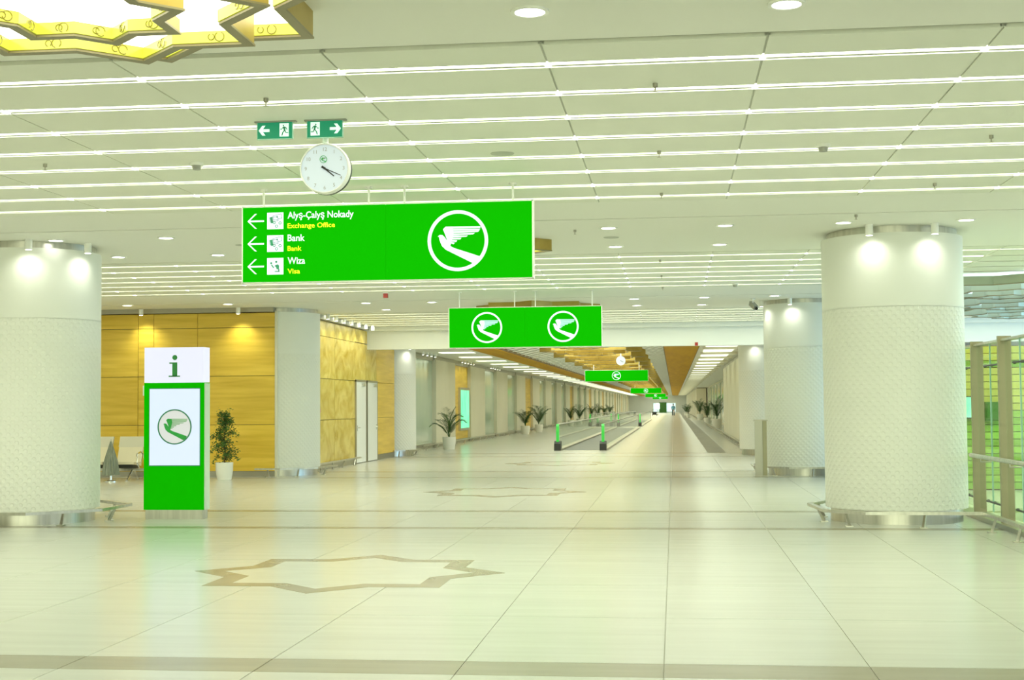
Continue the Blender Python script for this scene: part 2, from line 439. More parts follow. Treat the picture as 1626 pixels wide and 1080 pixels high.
# ---- fascia between hall and corridor
struct(MB().box(XL, XR, 41.2, 41.6, 3.4, 4.45).box(XL, XR, 40.95, 41.3, 3.95, 4.45).build('trim_1', M['white']))

# ---- corridor ceiling: side soffits, beams, arched middle
YE = 300.0
cc = MB()
cc.box(-12.5, -7.15, 41.6, YE, 3.72, 3.9).box(.9, 5.5, 41.6, YE, 3.72, 3.9)
cc.box(-22, -12.5, 41.6, 60, 3.72, 3.9).box(5.5, 15, 41.6, 60, 3.72, 3.9)
corr = struct(cc.build('ceiling_corridor', M['ceil']))
vault = MB(); N = 10
pv = [(-6.2 + 5.9 * k / N, 3.78 + .42 * math.sin(PI * k / N)) for k in range(N + 1)]
vault.prism(pv + [(-.3, 4.6), (-6.2, 4.6)], 41.6, YE, 'y')
vault.build('vault', M['ceil'], corr)
for (x0, x1, nm) in [(-7.15, -6.22, 'l'), (-.32, .88, 'r')]:
    MB().box(x0, x1, 41.62, YE, 3.66, 3.95).build('wooden_beam', M['woodbeam'], corr)
    e = .035
    MB().box(x0 - e, x0 - .002, 41.62, YE, 3.69, 3.95).box(x1 + .002, x1 + e, 41.62, YE, 3.69, 3.95).build('beam_edge', M['woodjoint'], corr)
arc = MB(); panel = MB(); rib = MB()
y = 42.6
while y < 296:
    for k in range(N):
        (xa, za), (xb, zb) = pv[k], pv[k + 1]
        for ya in (y - .03, y + .165):
            rib.prism([(xa, za - .035), (xb, zb - .035), (xb, zb + .01), (xa, za + .01)], ya, ya + .02, 'y')
        i = len(arc.v)
        arc.v += [(xa, y, za - .02), (xb, y, zb - .02), (xb, y + .16, zb - .02), (xa, y + .16, za - .02)]
        arc.f.append((i, i + 1, i + 2, i + 3))
    y += 1.5
tag(arc.build('arched_light_strip', mat('vault_strip_glow', (1, 1, 1), .5, emit=(.94, 1, .84), es=2.3), corr), kind='stuff')
tag(rib.build('arched_glow_screen', M['rail'], corr), kind='stuff')  # low ribs added to screen the strips' glow at flat angles
y = 42.0
while y < 296:                                      # the light of the arched strips, vault by vault
    L = 8.0 if y < 120 else 29.0
    area('vault_light', (-3.25, y + L / 2, 4.07), (0, 0, 0), 2.9, L - .1, 36.0 * L, (.94, 1, .84))
    y += L
y = 47.0
while y < 296:
    panel.box(1.15, 2.25, y, y + 2.6, 3.700, 3.715).box(-8.9, -7.6, y, y + .9, 3.700, 3.715)
    y += 5.0
tag(panel.build('side_light_panel', mat('side_panel_glow', (1, 1, 1), .5, emit=(.94, 1, .76), es=1.15), corr), kind='stuff')
fr = MB()
y = 49.75
while y < 296:
    fr.box(1.05, 2.5, y, y + .12, 3.62, 3.72)
    y += 5.0
tag(fr.build('soffit_rib', M['beige'], corr), kind='stuff')

# ---- corridor walls: pilasters and recesses
wl = struct(MB().box(-12.4, -10.5, 47.4, YE, 0, 3.72).build('wall_left', M['beige']))
wr = struct(MB().box(3.98, 5.4, 47.4, YE, 0, 3.72).build('wall_right', M['beige']))
pil_m = MB().box(-1.2, 0, 0, 5.0, .18, 3.56).mesh('pilaster', M['beige'])
cap2 = MB().box(-1.2, -.05, .02, 4.98, 3.56, 3.72).box(-1.2, -.05, .02, 4.98, 0, .18).mesh('steel_band', M['steel_dark'])
gl_m = MB().box(-.08, 0, 0, 4.7, .18, 3.5).mesh('glass_front', M['shopglass'])
wd_m = MB().box(-.08, 0, 0, 4.7, .18, 3.5).mesh('veneer_panel', M['wood'])
sof = MB().box(-1.0, 0, 0, 4.7, 3.5, 3.72).box(-.5, -.02, 0, 4.7, 0, .18).mesh('steel_soffit', M['steel_dark'])
kinds = ['g', 'w', 'g', 'g', 'w', 'g', 'g', 'g', 'w', 'g']
k = 0; y = 46.0
while y < 290:
    yy = y + 4.75
    link('pilaster', pil_m, wl, (-9.6, yy + 4.7, 0)); link('steel_band', cap2, wl, (-9.6, yy + 4.7, 0))
    link('veneer_panel' if kinds[k % 10] == 'w' else 'glass_front', wd_m if kinds[k % 10] == 'w' else gl_m, wl, (-9.76, yy, 0))
    link('steel_soffit', sof, wl, (-9.7, yy, 0))
    if yy < 79 or yy > 160:
        for (me, nm) in ((pil_m, 'pilaster'), (cap2, 'steel_band')):
            link(nm, me, wr, (2.65, yy + 5.3, 0), PI)
            if yy < 70: link(nm, me, wr, (2.65, yy + 10.0 - .02 * (k + 1), 0), PI)
        if yy > 160:
            link('glass_front', gl_m, wr, (2.82, yy + 9.7, 0), PI); link('steel_soffit', sof, wr, (2.75, yy + 9.7, 0), PI)
    else:
        link('glass_front' if k % 2 else 'veneer_panel', gl_m, wr, (3.9, yy + 5.0, 0), PI)
    y += 9.7; k += 1
# far end of the corridor
end = struct(MB().box(-12.4, 5.4, YE, YE + .4, 0, 3.9).build('wall_end', M['white']))
MB().box(-4.4, .3, YE - .05, YE - .01, .2, 2.0).build('end_window_pane', mat('daylit_pane', (.7, .85, .9), .2, emit=(.62, .85, .86), es=.75), end)
MB().box(-3.2, -1.6, YE - .3, YE - .06, 0, 2.2).build('end_planter_panel', M['dgreen'], end)

# ---- wood-panelled block on the left
wd = struct(MB().box(-22, -9.57, 32.50, 45.6, 0, 4.0).build('wall_wood_block', M['woodjoint']))
zr = [.13, 1.25, 2.43, 3.60, 3.96]
xr_ = [-20.0, -18.6, -17.0, -15.9, -15.5, -14.1, -12.99, -12.6, -11.49, -9.56]
for a, b in zip(xr_, xr_[1:]):
    for c, d in zip(zr, zr[1:]):
        MB().box(a + .006, b - .006, 32.46, 32.505, c + .006, d - .006).build('veneer_panel', M['wood'], wd)
MB().box(-20, -9.56, 32.49, 32.6, 0, .13).build('steel_plinth', M['steel_dark'], wd)
MB().box(-20, -9.56, 32.35, 32.52, 3.97, 4.08).build('shadow_cove', M['steel_dark'], wd)
MB().box(-9.56, -9.50, 32.46, 32.9, .0, 4.0).build('corner_trim', M['beige'], wd)

# ---- onyx wall with doors, facing the corridor axis
F = -9.25
on = struct(MB().box(-9.6, F - .05, 33.6, 45.4, 0, 4.0).build('wall_onyx', M['woodjoint']))
zr = [.16, 1.32, 2.42, 3.55, 3.96]
ycols = [33.6, 35.4, 37.15, 39.55]
for a, b in zip(ycols, ycols[1:]):
    for c, d in zip(zr, zr[1:]):
        MB().box(F - .055, F, a + .006, b - .006, c + .006, d - .006).build('onyx_panel', M['onyx'], on)
for (a, b) in [(39.55, 41.0), (41.0, 42.5)]:
    for c, d in zip(zr[2:], zr[3:]):
        MB().box(F - .055, F, a + .006, b - .006, c + .02, d - .006).build('onyx_panel', M['onyx'], on)
for c, d in zip(zr[:3], zr[1:4]):
    MB().box(F - .055, F, 42.5 + .006, 45.3, c + .006, d - .006).build('veneer_panel', M['wood'], on)
MB().box(F - .055, F, 42.5, 45.3, 3.56, 3.96).build('onyx_panel', M['onyx'], on)
MB().box(F - .04, F - .005, 33.6, 39.55, 0, .16).box(F - .04, F - .005, 42.5, 45.3, 0, .16).build('steel_plinth', M['steel_dark'], on)
MB().box(F - .2, F + .12, 33.6, 45.3, 3.97, 4.08).build('steel_cove', M['grey'], on)
MB().box(F - .05, F + .02, 40.90, 41.07, 0, 2.44).build('door_mullion', M['steel_dark'], on)
for i, (a, b, hy) in enumerate([(39.60, 40.88, 39.72), (41.09, 42.47, 42.33)]):
    d = struct(MB().box(F - .03, F + .03, a, b, .02, 2.40).build('door_%d' % (i + 1), M['white_gloss']))
    MB().box(F - .04, F + .045, a - .05, a, 0, 2.44).box(F - .04, F + .045, b, b + .03, 0, 2.44).box(F - .04, F + .045, a - .05, b + .03, 2.40, 2.46).build('door_frame', M['steel_dark'], d)
    MB().tube([(F + .03, hy, 1.05), (F + .09, hy, 1.05), (F + .09, hy + (.13 if i == 0 else -.13), 1.05)], .014).box(F + .028, F + .038, hy - .03, hy + .03, .95, 1.12).build('door_handle', M['chrome'], d)
    MB().box(F + .03, F + .08, b - .55, b - .2, 2.28, 2.36).build('door_closer', M['steel'], d)

# ---- hall outer walls
struct(MB().box(XL - .3, XL, -12, 41.2, 0, 4.4).build('wall_hall_left', M['white']))
struct(MB().box(XL, XR, -12.3, -12, 0, 4.4).build('wall_hall_back', M['white']))
struct(MB().box(5.5, XR, 60, 60.3, 0, 3.9).build('wall_far_right', M['white']))
struct(MB().box(-22, -12.4, 60, 60.3, 0, 3.9).build('wall_far_left', M['white']))

# ================================================================== COLUMNS
def uv_cyl(name, r, z0, z1, m, parent, n=96):
    b = MB().lathe([(r, z0), (r, z1)], n=n)
    me = bpy.data.meshes.new(name); me.from_pydata(b.v, [], b.f); me.materials.append(m)
    uvl = me.uv_layers.new(name='UVMap')
    for p in me.polygons:
        ks = [v // 2 for v in p.vertices]; wrap = (max(ks) - min(ks)) > 2
        for li in p.loop_indices:
            vi = me.loops[li].vertex_index; k, j = vi // 2, vi % 2
            if wrap and k < 2: k += n
            uvl.data[li].uv = (k / n * 2 * PI * r, z1 if j else z0)
        p.use_smooth = True
    return link(name, me, parent)
R_ = .977
def column(loc, label, top=4.08, rail_shape=None, seams=True):
    t = thing('column', label, 'column', loc, 0, 'round white columns')
    b = top - .10
    split = 2.97 if top > 4 else 2.75
    uv_cyl('relief_cladding', R_, .19, split - .004, M['relief'], t)
    uv_cyl('upper_cladding', R_, split + .004, b, M['white'], t)
    uv_cyl('joint', R_ - .008, split - .02, split + .02, M['white'], t, 64)
    MB().lathe([(R_, b), (R_ - .09, b)], n=64).build('top_lip', M['white'], t, smooth=True)
    MB().lathe([(R_, .19), (R_ - .09, .19)], n=64).build('bottom_lip', M['white'], t, smooth=True)
    MB().lathe([(.90, b - .02), (.90, top)], n=64).build('top_band', M['steel'], t, smooth=True)
    MB().lathe([(.905, 0), (.905, .20)], n=64).build('plinth', M['steel'], t, smooth=True)
    return t
colA = column((3.11, 20.18, 0), 'big white embossed column on the right, in front of the green glass barrier')
colB = column((-9.53, 19.72, 0), 'big white embossed column cut off by the left edge of the photo')
colC = column((3.11, 33.2, 0), 'white embossed column half hidden behind the big right column, steel stand beside it')
colD = column((3.11, 46.3, 0), 'third white column in the row on the right, at the mouth of the corridor', 3.72)
colE = column((-9.72, 33.5, 0), 'white column at the right end of the golden wood wall')
colG = column((-9.72, 46.4, 0), 'white column at the far end of the honey onyx wall with two doors', 3.72)

spot_body = MB().lathe([(.0, -.02), (.052, -.02), (.052, .13), (.0, .13)], n=16).mesh('lamp_body', M['trimw'], True)
spot_face = MB().disc(0, 0, -.022, .042, 16, flip=True).mesh('lamp_lens', mat('spot_lens_glow', (1, 1, 1), .3, emit=(1, 1, .9), es=6))
def spot_light(name, loc, label, group, power=0, aim=(0, 0, -1), size=75, scale=1.0, off=(0, 0)):
    t = thing(name, label, 'spotlight', loc, 0, group); t.scale = (scale,) * 3
    link('lamp_body', spot_body, t); link('lamp_lens', spot_face, t)
    if power:
        d = bpy.data.lights.new('spot_beam', 'SPOT'); d.energy = power; d.color = (.97, 1, .86); d.spot_size = math.radians(size); d.spot_blend = 1.0
        d.shadow_soft_size = .03
        o = bpy.data.objects.new('spot_beam', d); COL.objects.link(o); o.parent = t; o.location = (off[0], off[1], -.04)
        o.rotation_euler = Vector(aim).to_track_quat('-Z', 'Y').to_euler()
    return t
def column_spots(c, degs, top, where):
    for q, dg in enumerate(degs):
        a = math.radians(dg); x, y = c[0] + math.cos(a) * 1.13, c[1] + math.sin(a) * 1.13
        nm = ('left' if q == 0 else 'right') if len(degs) == 2 else ['first', 'second', 'third'][q]
        spot_light('column_spotlight', (x, y, top - .13), 'white cylinder spotlight at the top of %s, %s' % (where, nm if len(degs) == 1 else nm + ' one of its pair'),
                   'cylinder spotlights on the columns', 9.0, (-math.cos(a) * .30, -math.sin(a) * .30, -1), 140, off=(math.cos(a) * .07, math.sin(a) * .07))
column_spots((3.11, 20.18), (-113, -68), 4.08, 'the big right column')
column_spots((-9.53, 19.72), (-68, -23), 4.08, 'the left edge column')
column_spots((3.11, 33.2), (-113, -158), 4.08, 'the half hidden column')
column_spots((3.11, 46.3), (-120,), 3.72, 'the third right column')
column_spots((-9.72, 46.4), (-36,), 3.72, 'the column past the onyx wall')

# bumper rails: flat steel rail on slanted feet
def bumper(name, pts, label, group='low steel bumper rails', closed=False, every=1.3, inward=None, z=.2):
    t = thing(name, label, 'rail', (pts[0][0], pts[0][1], 0), 0, group)
    o = Vector((pts[0][0], pts[0][1], 0)); b = MB()
    P = [Vector((x, y, z)) - o for x, y in pts]; n = len(P)
    segs = [(k, (k + 1) % n) for k in range(n if closed else n - 1)]
    for a, c in segs:
        d = (P[c] - P[a]).normalized(); s = Vector((-d.y, d.x, 0)) * .035; u = Vector((0, 0, .02)); e = d * .012
        p = [P[a] - e - s - u, P[c] + e - s - u, P[c] + e + s - u, P[a] - e + s - u]; q = [v + u * 2 for v in p]
        i = len(b.v); b.v += [tuple(v) for v in p + q]
        b.f += [(i, i + 3, i + 2, i + 1), (i + 4, i + 5, i + 6, i + 7), (i, i + 1, i + 5, i + 4), (i + 1, i + 2, i + 6, i + 5), (i + 2, i + 3, i + 7, i + 6), (i + 3, i, i + 4, i + 7)]
    b.build('rail_bar', M['steel'], t)
    feet = []
    for a, c in segs:
        L = (P[c] - P[a]).length; m = max(1, round(L / every)) if L > .9 else 1
        for j in range(m): feet.append(P[a] + (P[c] - P[a]) * ((j + .5) / m))
    for f in feet[:40]:
        w_ = Vector((0, 0, 0))
        if inward:
            w_ = (Vector((inward[0], inward[1], 0)) - o - f); w_.z = 0; w_ = w_.normalized() * .10
        g = Vector((f.x, f.y, 0)) + w_
        MB().tube([tuple(f), tuple(g + Vector((0, 0, .012)))], [.02, .026], 4).box(g.x - .05, g.x + .05, g.y - .05, g.y + .05, 0, .012).build('foot', M['steel'], t)
    return t
def octa(cx, cy, r=1.26, rot=PI / 8): return [(cx + r / math.cos(PI / 8) * math.cos(rot + k * PI / 4), cy + r / math.cos(PI / 8) * math.sin(rot + k * PI / 4)) for k in range(8)]
bumper('bumper_rail', [(2.75, 21.45), (2.2, 21.0), (1.93, 20.4), (2.02, 19.2), (2.50, 18.74), (4.02, 18.74), (4.02, 12.4)], 'low steel bumper rail around the big right column, running on along the glass', inward=(3.11, 20.18))
bumper('bumper_rail', octa(-9.53, 19.72, 1.3), 'low steel bumper rail around the left edge column', closed=True, inward=(-9.53, 19.72))
bumper('bumper_rail', octa(3.11, 33.2, 1.26), 'low steel bumper rail around the half hidden right column', closed=True, inward=(3.11, 33.2))
bumper('bumper_rail', [(-8.4, 33.9), (-8.55, 32.6), (-9.3, 32.0), (-9.9, 32.0)], 'short steel bumper rail round the column at the end of the wood wall', inward=(-9.72, 33.5))
bumper('bumper_rail', [(-9.05, 34.2), (-9.05, 39.4)], 'low steel bumper rail along the onyx wall before the doors', inward=(-9.3, 37))
bumper('bumper_rail', [(-8.9, 47.0), (-8.5, 46.2), (-8.9, 45.3), (-9.2, 45.0)], 'low steel bumper rail round the column past the onyx wall', inward=(-9.72, 46.4))
bumper('bumper_rail', [(-9.25, 50.5), (-9.25, 118)], 'long low bumper rail along the left corridor wall', every=2.4, inward=(-300, 80))
bumper('bumper_rail', [(2.52, 49), (2.52, 118)], 'long low bumper rail along the right corridor wall', every=2.4, inward=(300, 80))

# ================================================================== SIGNS
LOGO = dict(
    body=[(-.66, .15), (-.60, .20), (-.50, .19), (-.44, .13), (-.38, .04), (-.35, .02), (-.43, .24), (-.49, .38), (-.40, .47), (-.17, .44), (-.14, .25), (-.19, .03), (-.25, -.17), (-.12, -.24), (.73, -.53), (.66, -.66), (.52, -.76), (-.40, -.29), (-.53, -.16), (-.60, .02), (-.62, .13)],
    feathers=[((-.40, .47), (-.20, .41), (.74, .40), (.75, .455)), ((-.17, .39), (-.15, .33), (.70, .32), (.74, .375)), ((-.15, .31), (-.15, .25), (.66, .275), (.71, .31)),
              ((-.15, .235), (-.16, .18), (.50, .195), (.56, .24)), ((-.16, .165), (-.17, .11), (.28, .12), (.33, .165)), ((-.17, .095), (-.18, .045), (.08, .04), (.12, .09)),
              ((-.185, .03), (-.20, -.02), (-.06, -.045), (-.02, .01)), ((-.20, -.035), (-.22, -.085), (-.15, -.12), (-.10, -.07))])
def logo(parent, x, y, z, r, m_ring, m_body, m_wing, t=.89, disc=None):
    """round bird emblem facing -Y: ring, body and feathers stand a little proud of the panel"""
    if disc: MB().prism(circ(r * .95, 48, x, z), y - .003, y, 'y').build('emblem_disc', disc, parent)
    MB().ring(circ(r, 56, x, z), circ(r * t, 56, x, z), y - .008, y, 'y').build('emblem_ring', m_ring, parent)
    MB().prism([(x + u * r, z + v * r) for u, v in LOGO['body']], y - .007, y, 'y').build('emblem_bird', m_body, parent)
    b = MB()
    for f in LOGO['feathers']: b.prism([(x + u * r, z + v * r) for u, v in f], y - .0055, y, 'y')
    b.build('emblem_feathers', m_wing, parent)
def arrow_left(b, x, y, z, s):
    h = s * .17
    b.box(x - s * .75, x + s, y - .006, y, z - h / 2 * 1.1, z + h / 2 * 1.1)
    for sg in (1, -1):
        b.prism([(x - s, z), (x - s + h * 1.1, z), (x + s * .12 + h * .1, z + sg * (s * .88)), (x + s * .12 - h * 1.2, z + sg * (s * .88))][::sg], y - .006, y, 'y')
def sign(loc, W, H, panels, label, rods, depth=.12, group='hanging green signs'):
    """loc = centre of the top edge of the front face"""
    t = thing('hanging_sign', label, 'sign', loc, 0, group)
    w_ = W / panels
    for k in range(panels):
        x0 = -W / 2 + w_ * k
        p = MB().box(x0 + .006, x0 + w_ - .006, 0, depth, -H, 0).build('sign_panel', M['sgreen'], t)
    MB().box(-W / 2 - .004, W / 2 + .004, .012, depth - .012, 0, .014).box(-W / 2 - .004, W / 2 + .004, .012, depth - .012, -H - .014, -H).box(-W / 2 - .012, -W / 2 + .006, .012, depth - .012, -H - .014, .014).box(W / 2 - .006, W / 2 + .012, .012, depth - .012, -H - .014, .014).build('sign_frame', M['trimw'], t)
    for x in rods:
        top = CZ - loc[2] if loc[1] < 41 else 3.78 + .42 * math.sin(PI * (loc[0] + x + 6.2) / 5.9) - loc[2] + .02
        MB().lathe([(.012, .0), (.012, top - .01)], x, depth / 2, 8).lathe([(.045, top - .02), (.045, top)], x, depth / 2, 12).build('hanger_rod', M['trimw'], t)
    return t
s1 = sign((-3.113, 14.8, 3.87), 3.232, .828, 2, 'large green hanging sign with exchange, bank and visa directions and a white bird emblem', (-1.39, -.20, .20, 1.40))
logo(s1, .80, 0, -.417, .333, M['swhite'], M['slilac'], M['swhite'])
for k, (ttl, w1, sub, w2) in enumerate([('Alyş-Çalyş Nokady', .745, 'Exchange Office', .535), ('Bank', .195, 'Bank', .158), ('Wiza', .198, 'Visa', .140)]):
    zc = -.153 - .252 * k
    b = MB(); arrow_left(b, -1.463, 0, zc, .094); b.build('arrow', M['swhite'], s1)
    ic = MB().box(-1.333, -1.149, -.004, 0, zc - .092, zc + .092).build('pictogram', M['swhite'], s1)
    pk = MB(); pl = MB()
    cx, cz = -1.241, zc
    def bill(b, x, z, ww, hh, a, y0=-.007):
        ca, sa = math.cos(a), math.sin(a)
        b.prism([(x + u * ca - v * sa, z + u * sa + v * ca) for u, v in ((-ww, -hh), (ww, -hh), (ww, hh), (-ww, hh))], y0, -.004, 'y')
    def frame(b, x, z, ww, hh, a, th=.006):
        ca, sa = math.cos(a), math.sin(a); T = lambda u, v: (x + u * ca - v * sa, z + u * sa + v * ca)
        b.ring([T(u, v) for u, v in ((-ww, -hh), (ww, -hh), (ww, hh), (-ww, hh))], [T(u, v) for u, v in ((-ww + th, -hh + th), (ww - th, -hh + th), (ww - th, hh - th), (-ww + th, hh - th))], -.006, -.004, 'y')
    if k < 2:
        bill(pk, cx - .040, cz + .010, .015, .034, .18); frame(pl, cx - .015, cz + .018, .05, .027, .18); frame(pl, cx + .025, cz + .042, .05, .027, .22)
        for (u, v) in ((-.012, -.02), (.055, -.025), (.015, -.06)):
            pk.ring(circ(.017, 16, cx + u, cz + v), circ(.010, 16, cx + u, cz + v), -.006, -.004, 'y')
        pk.prism(circ(.008, 10, cx + .022, cz + .042), -.006, -.004, 'y')
    else:
        for (u, v) in ((-.045, .035), (.012, .048)): pk.prism(circ(.012, 12, cx + u, cz + v), -.006, -.004, 'y')
        pk.prism([(cx - .05, cz + .018), (cx - .035, cz + .018), (cx - .008, cz - .018), (cx - .025, cz - .018)], -.006, -.004, 'y')
        pk.prism([(cx - .01, cz + .005), (cx + .03, cz + .022), (cx + .045, cz + .005), (cx + .042, cz - .035), (cx + .018, cz - .035), (cx + .008, cz - .008)], -.006, -.004, 'y')
        pk.box(cx - .005, cx + .05, -.006, -.004, cz - .062, cz - .052); pk.box(cx + .036, cx + .048, -.006, -.004, cz - .055, cz - .03)
    pk.build('pictogram_print', M['pict'], ic)
    if pl.v: pl.build('pictogram_outline', M['pictline'], ic)
    text_mb(ttl, .072, -1.101, -.004, zc + .024, w1, .017).build('lettering_white', M['swhite'], s1)
    text_mb(sub, .052, -1.101, -.004, zc - .083, w2, .012).build('lettering_yellow', M['syellow'], s1)
s2 = sign((-3.1, 28.9, 3.73), 3.232, .835, 2, 'green hanging sign with two white bird emblems side by side', (-1.40, -.22, .22, 1.42))
for x in (-.808, .808): logo(s2, x, 0, -.417, .327, M['swhite'], M['slilac'], M['swing'])
far_txt = ['wide green hanging sign with one small bird emblem, nearest of those down the corridor', 'second small green hanging sign down the corridor, under the gold stars',
           'third small green hanging sign down the corridor, just below the second', 'farthest tiny green hanging sign above the end of the corridor']
for k, yy in enumerate((67.0, 138.0, 209.0, 280.0)):
    s = sign((-2.75, yy, 3.34), 3.05, .52, 1, far_txt[k], (-1.1, 1.1))
    logo(s, 0, 0, -.26, .21, M['swhite'], M['slilac'], M['swing'])

# ---- exit signs and clock under the front ceiling bay
def runner(b, x, z, s, d, y):
    """running figure, facing left when d = -1"""
    P = lambda pts: [(x + d * u * s, z + v * s) for u, v in pts]
    b.prism([(x + d * .12 * s + .115 * s * math.cos(a * PI / 5), z + .78 * s + .115 * s * math.sin(a * PI / 5)) for a in range(10)], y - .002, y, 'y')
    for pts in ([(-.18, .58), (.10, .64), (.22, .50), (.02, -.02), (-.22, .04)], [(.08, .62), (.20, .54), (.42, .24), (.62, .26), (.62, .14), (.36, .12)],
                [(-.18, .58), (-.40, .42), (-.56, .10), (-.44, .06), (-.30, .32), (-.10, .44)], [(-.20, .04), (.02, .0), (.30, -.34), (.44, -.86), (.28, -.86), (.14, -.40)],
                [(-.20, .06), (.0, .0), (-.26, -.44), (-.70, -.48), (-.70, -.34), (-.34, -.32)]):
        b.prism(P(pts), y - .002, y, 'y')
for (xc, d, lab) in [(-3.33, -1, 'green exit sign with a white arrow pointing left and a running figure'), (-2.897, 1, 'green exit sign with a running figure and an arrow pointing right, above the clock')]:
    t = thing('exit_sign', lab, 'exit sign', (xc, 11.3, CZ), 0, 'exit signs')
    MB().box(-.15, .15, 0, .03, -.150, -.012).build('sign_plate', M['egreen'], t)
    MB().box(-.155, .155, .004, .026, -.156, -.150).box(-.156, -.150, .004, .026, -.156, -.010).box(.150, .156, .004, .026, -.156, -.010).build('lit_edge', M['glassedge'], t)
    MB().box(-.175, .185, -.01, .04, -.012, .0).build('ceiling_bracket', M['grey'], t)
    xm = .082 if d < 0 else -.082; xa = -.09 if d < 0 else .09
    f = MB().box(xm - .040, xm + .040, -.002, 0, -.135, -.022).build('door_symbol', M['ewhite'], t)
    b = MB(); runner(b, xm, -.082, .052, d, -.002); b.build('running_figure', M['pict'], t)
    b = MB(); sg = d
    b.box(min(xa - sg * .045, xa + sg * .02), max(xa - sg * .045, xa + sg * .02), -.002, 0, -.092, -.068)
    for u in (1, -1):
        b.prism([(xa + sg * .05, -.08), (xa + sg * .022, -.08), (xa - sg * .010, -.08 + u * .042), (xa + sg * .018, -.08 + u * .042)], -.002, 0, 'y')
    b.build('arrow', M['ewhite'], t)
def clock(loc, r, label, top, detail=True):
    t = thing('hanging_clock', label, 'clock', loc, 0, 'round hanging clocks')
    n = 48
    def rim(p):
        b = MB(); b.lathe(p, n=n); b.v = [(x, z, y_) for (x, y_, z) in b.v]; return b
    rim([(r * .93, -.012), (r * .97, -.02), (r, -.005), (r, .05), (r * .0, .05)]).build('case', M['trimw'], t, smooth=True)
    rim([(r * .0, .052), (r * 1.0, .052), (r * 1.0, .095), (0, .095)]).build('back_case', M['dark'], t, smooth=True)
    face = MB().disc(0, -.002, 0, r * .94, 48, 'y').build('dial', mat('clock_dial', (.50, .54, .58), .4, emit=(.70, .85, 1.0), es=.28), t)  # faint bluish glow added to whiten the dial
    MB().lathe([(.026, r * .97), (.026, top - loc[2])], 0, .03, 10).lathe([(.06, top - loc[2] - .02), (.06, top - loc[2])], 0, .03, 12).build('pole', M['trimw'], t)
    if detail:
        for h in range(1, 13):
            a = PI / 2 - h * PI / 6
            text_mb(str(h), r * .14, r * .76 * math.cos(a), -.004, r * .76 * math.sin(a) - r * .07, None, .0, align='CENTER').build('numeral', M['grey'], face)
        logo(face, -.01, -.002, r * .36, r * .145, M['kbird'], M['kbird'], M['kwing'])
    for (ang, L, wd_) in ((114, .70, .010), (129.5, .50, .016)):
        a = math.radians(90 - ang); ux, uz = math.cos(a), math.sin(a); k_ = r / .216
        wv = wd_ * k_ / 2
        MB().prism([(-ux * .03 - uz * wv, -uz * .03 + ux * wv), (-ux * .03 + uz * wv, -uz * .03 - ux * wv), (ux * L * r + uz * wv * .5, uz * L * r - ux * wv * .5), (ux * L * r - uz * wv * .5, uz * L * r + ux * wv * .5)], -.010, -.006, 'y').build('clock_hand', M['black'], t)
    MB().prism(circ(.011, 12), -.012, -.004, 'y').build('hub', M['black'], t)
    return t
clock((-2.915, 11.37, 3.675), .216, 'round white wall clock hanging below the right exit sign, showing about twenty past four', CZ)
clock((-2.05, 54.3, 3.395), .185, 'small round clock hanging among the gold stars of the corridor', 4.10, False)

# ================================================================== STAR CHANDELIERS
def chandelier(loc, label, frame, rings=((1.063, .0, -.16), (.78, -.09, -.27), (.446, -.20, -.275)), lum=True, scroll=True, group='star shaped ceiling chandeliers', luma=None, band=None, hs=.075):
    t = thing('star_chandelier', label, 'chandelier', loc, 0, group)
    for i, (a, z1, z0) in enumerate(rings):
        th = .05
        MB().ring(star(a), star(a - th), z0, z1, 'z').build('star_frame', frame, t)
        MB().ring(star(a + .006), star(a - th - .006), z0 - .012, z0, 'z').build('edge_trim', M['goldedge'], t)
        MB().ring(star(a - th - .002), star(a - th - .012), z0 + .004, (z0 + hs if lum else z1) - .004, 'z').build('glass_band', band or M['yglass'], t)
        if lum: MB().prism(star(a - th - .004), z0 + hs, z0 + hs + .006, 'z').build('luminous_sheet', luma or M['lumen'], t)
        if scroll:
            b = MB(); S = star(a - th - .016)
            for k in range(16):
                p, q = Vector(S[k]), Vector(S[(k + 1) % 16]); dd = q - p; zz = z0 + hs / 2; hh = hs * .36
                L = dd.length
                for f0, r0 in ((.30, 1.05), (.42, .7)):
                    pts = []
                    for j in range(11):
                        u = j / 10; an = u * 1.7 * PI + k
                        pt = p + dd * (f0 + hh * r0 * math.cos(an) / L)
                        pts.append((pt.x, pt.y, zz + hh * r0 * math.sin(an)))
                    b.tube(pts, .0024, 4)
            b.build('scrollwork', M['scroll'], t)['kind'] = 'stuff'
    return t
chandelier((-3.23, 7.107, CZ), 'star chandelier of yellow scrollwork glass at the upper left corner', M['gold'])
chandelier((-3.25, 20.05, CZ), 'gold star chandelier peeping out behind the big green sign', M['gold'], scroll=False)
chandelier((-3.23, 33.1, CZ), 'gold star chandelier above the sign with two emblems', M['gold'], scroll=False)
gmat = mat('grey_green_frame', (.40, .46, .36), .45)
for i, (x, y_, z) in enumerate([(6.5, 28.0, 4.02), (7.4, 31.4, 4.02), (8.3, 34.9, 4.03)]):
    chandelier((x, y_, z), ['grey green star ceiling light right of the big column, nearest of its row', 'grey green star ceiling light right of the big column, middle of its row', 'grey green star ceiling light right of the big column, farthest of its row'][i],
               gmat, ((1.25, .0, -.16), (.85, -.09, -.24), (.45, -.17, -.3)), scroll=False, group='grey star lights over the glass barrier', band=gmat, luma=M['lumenb'])
proto = None
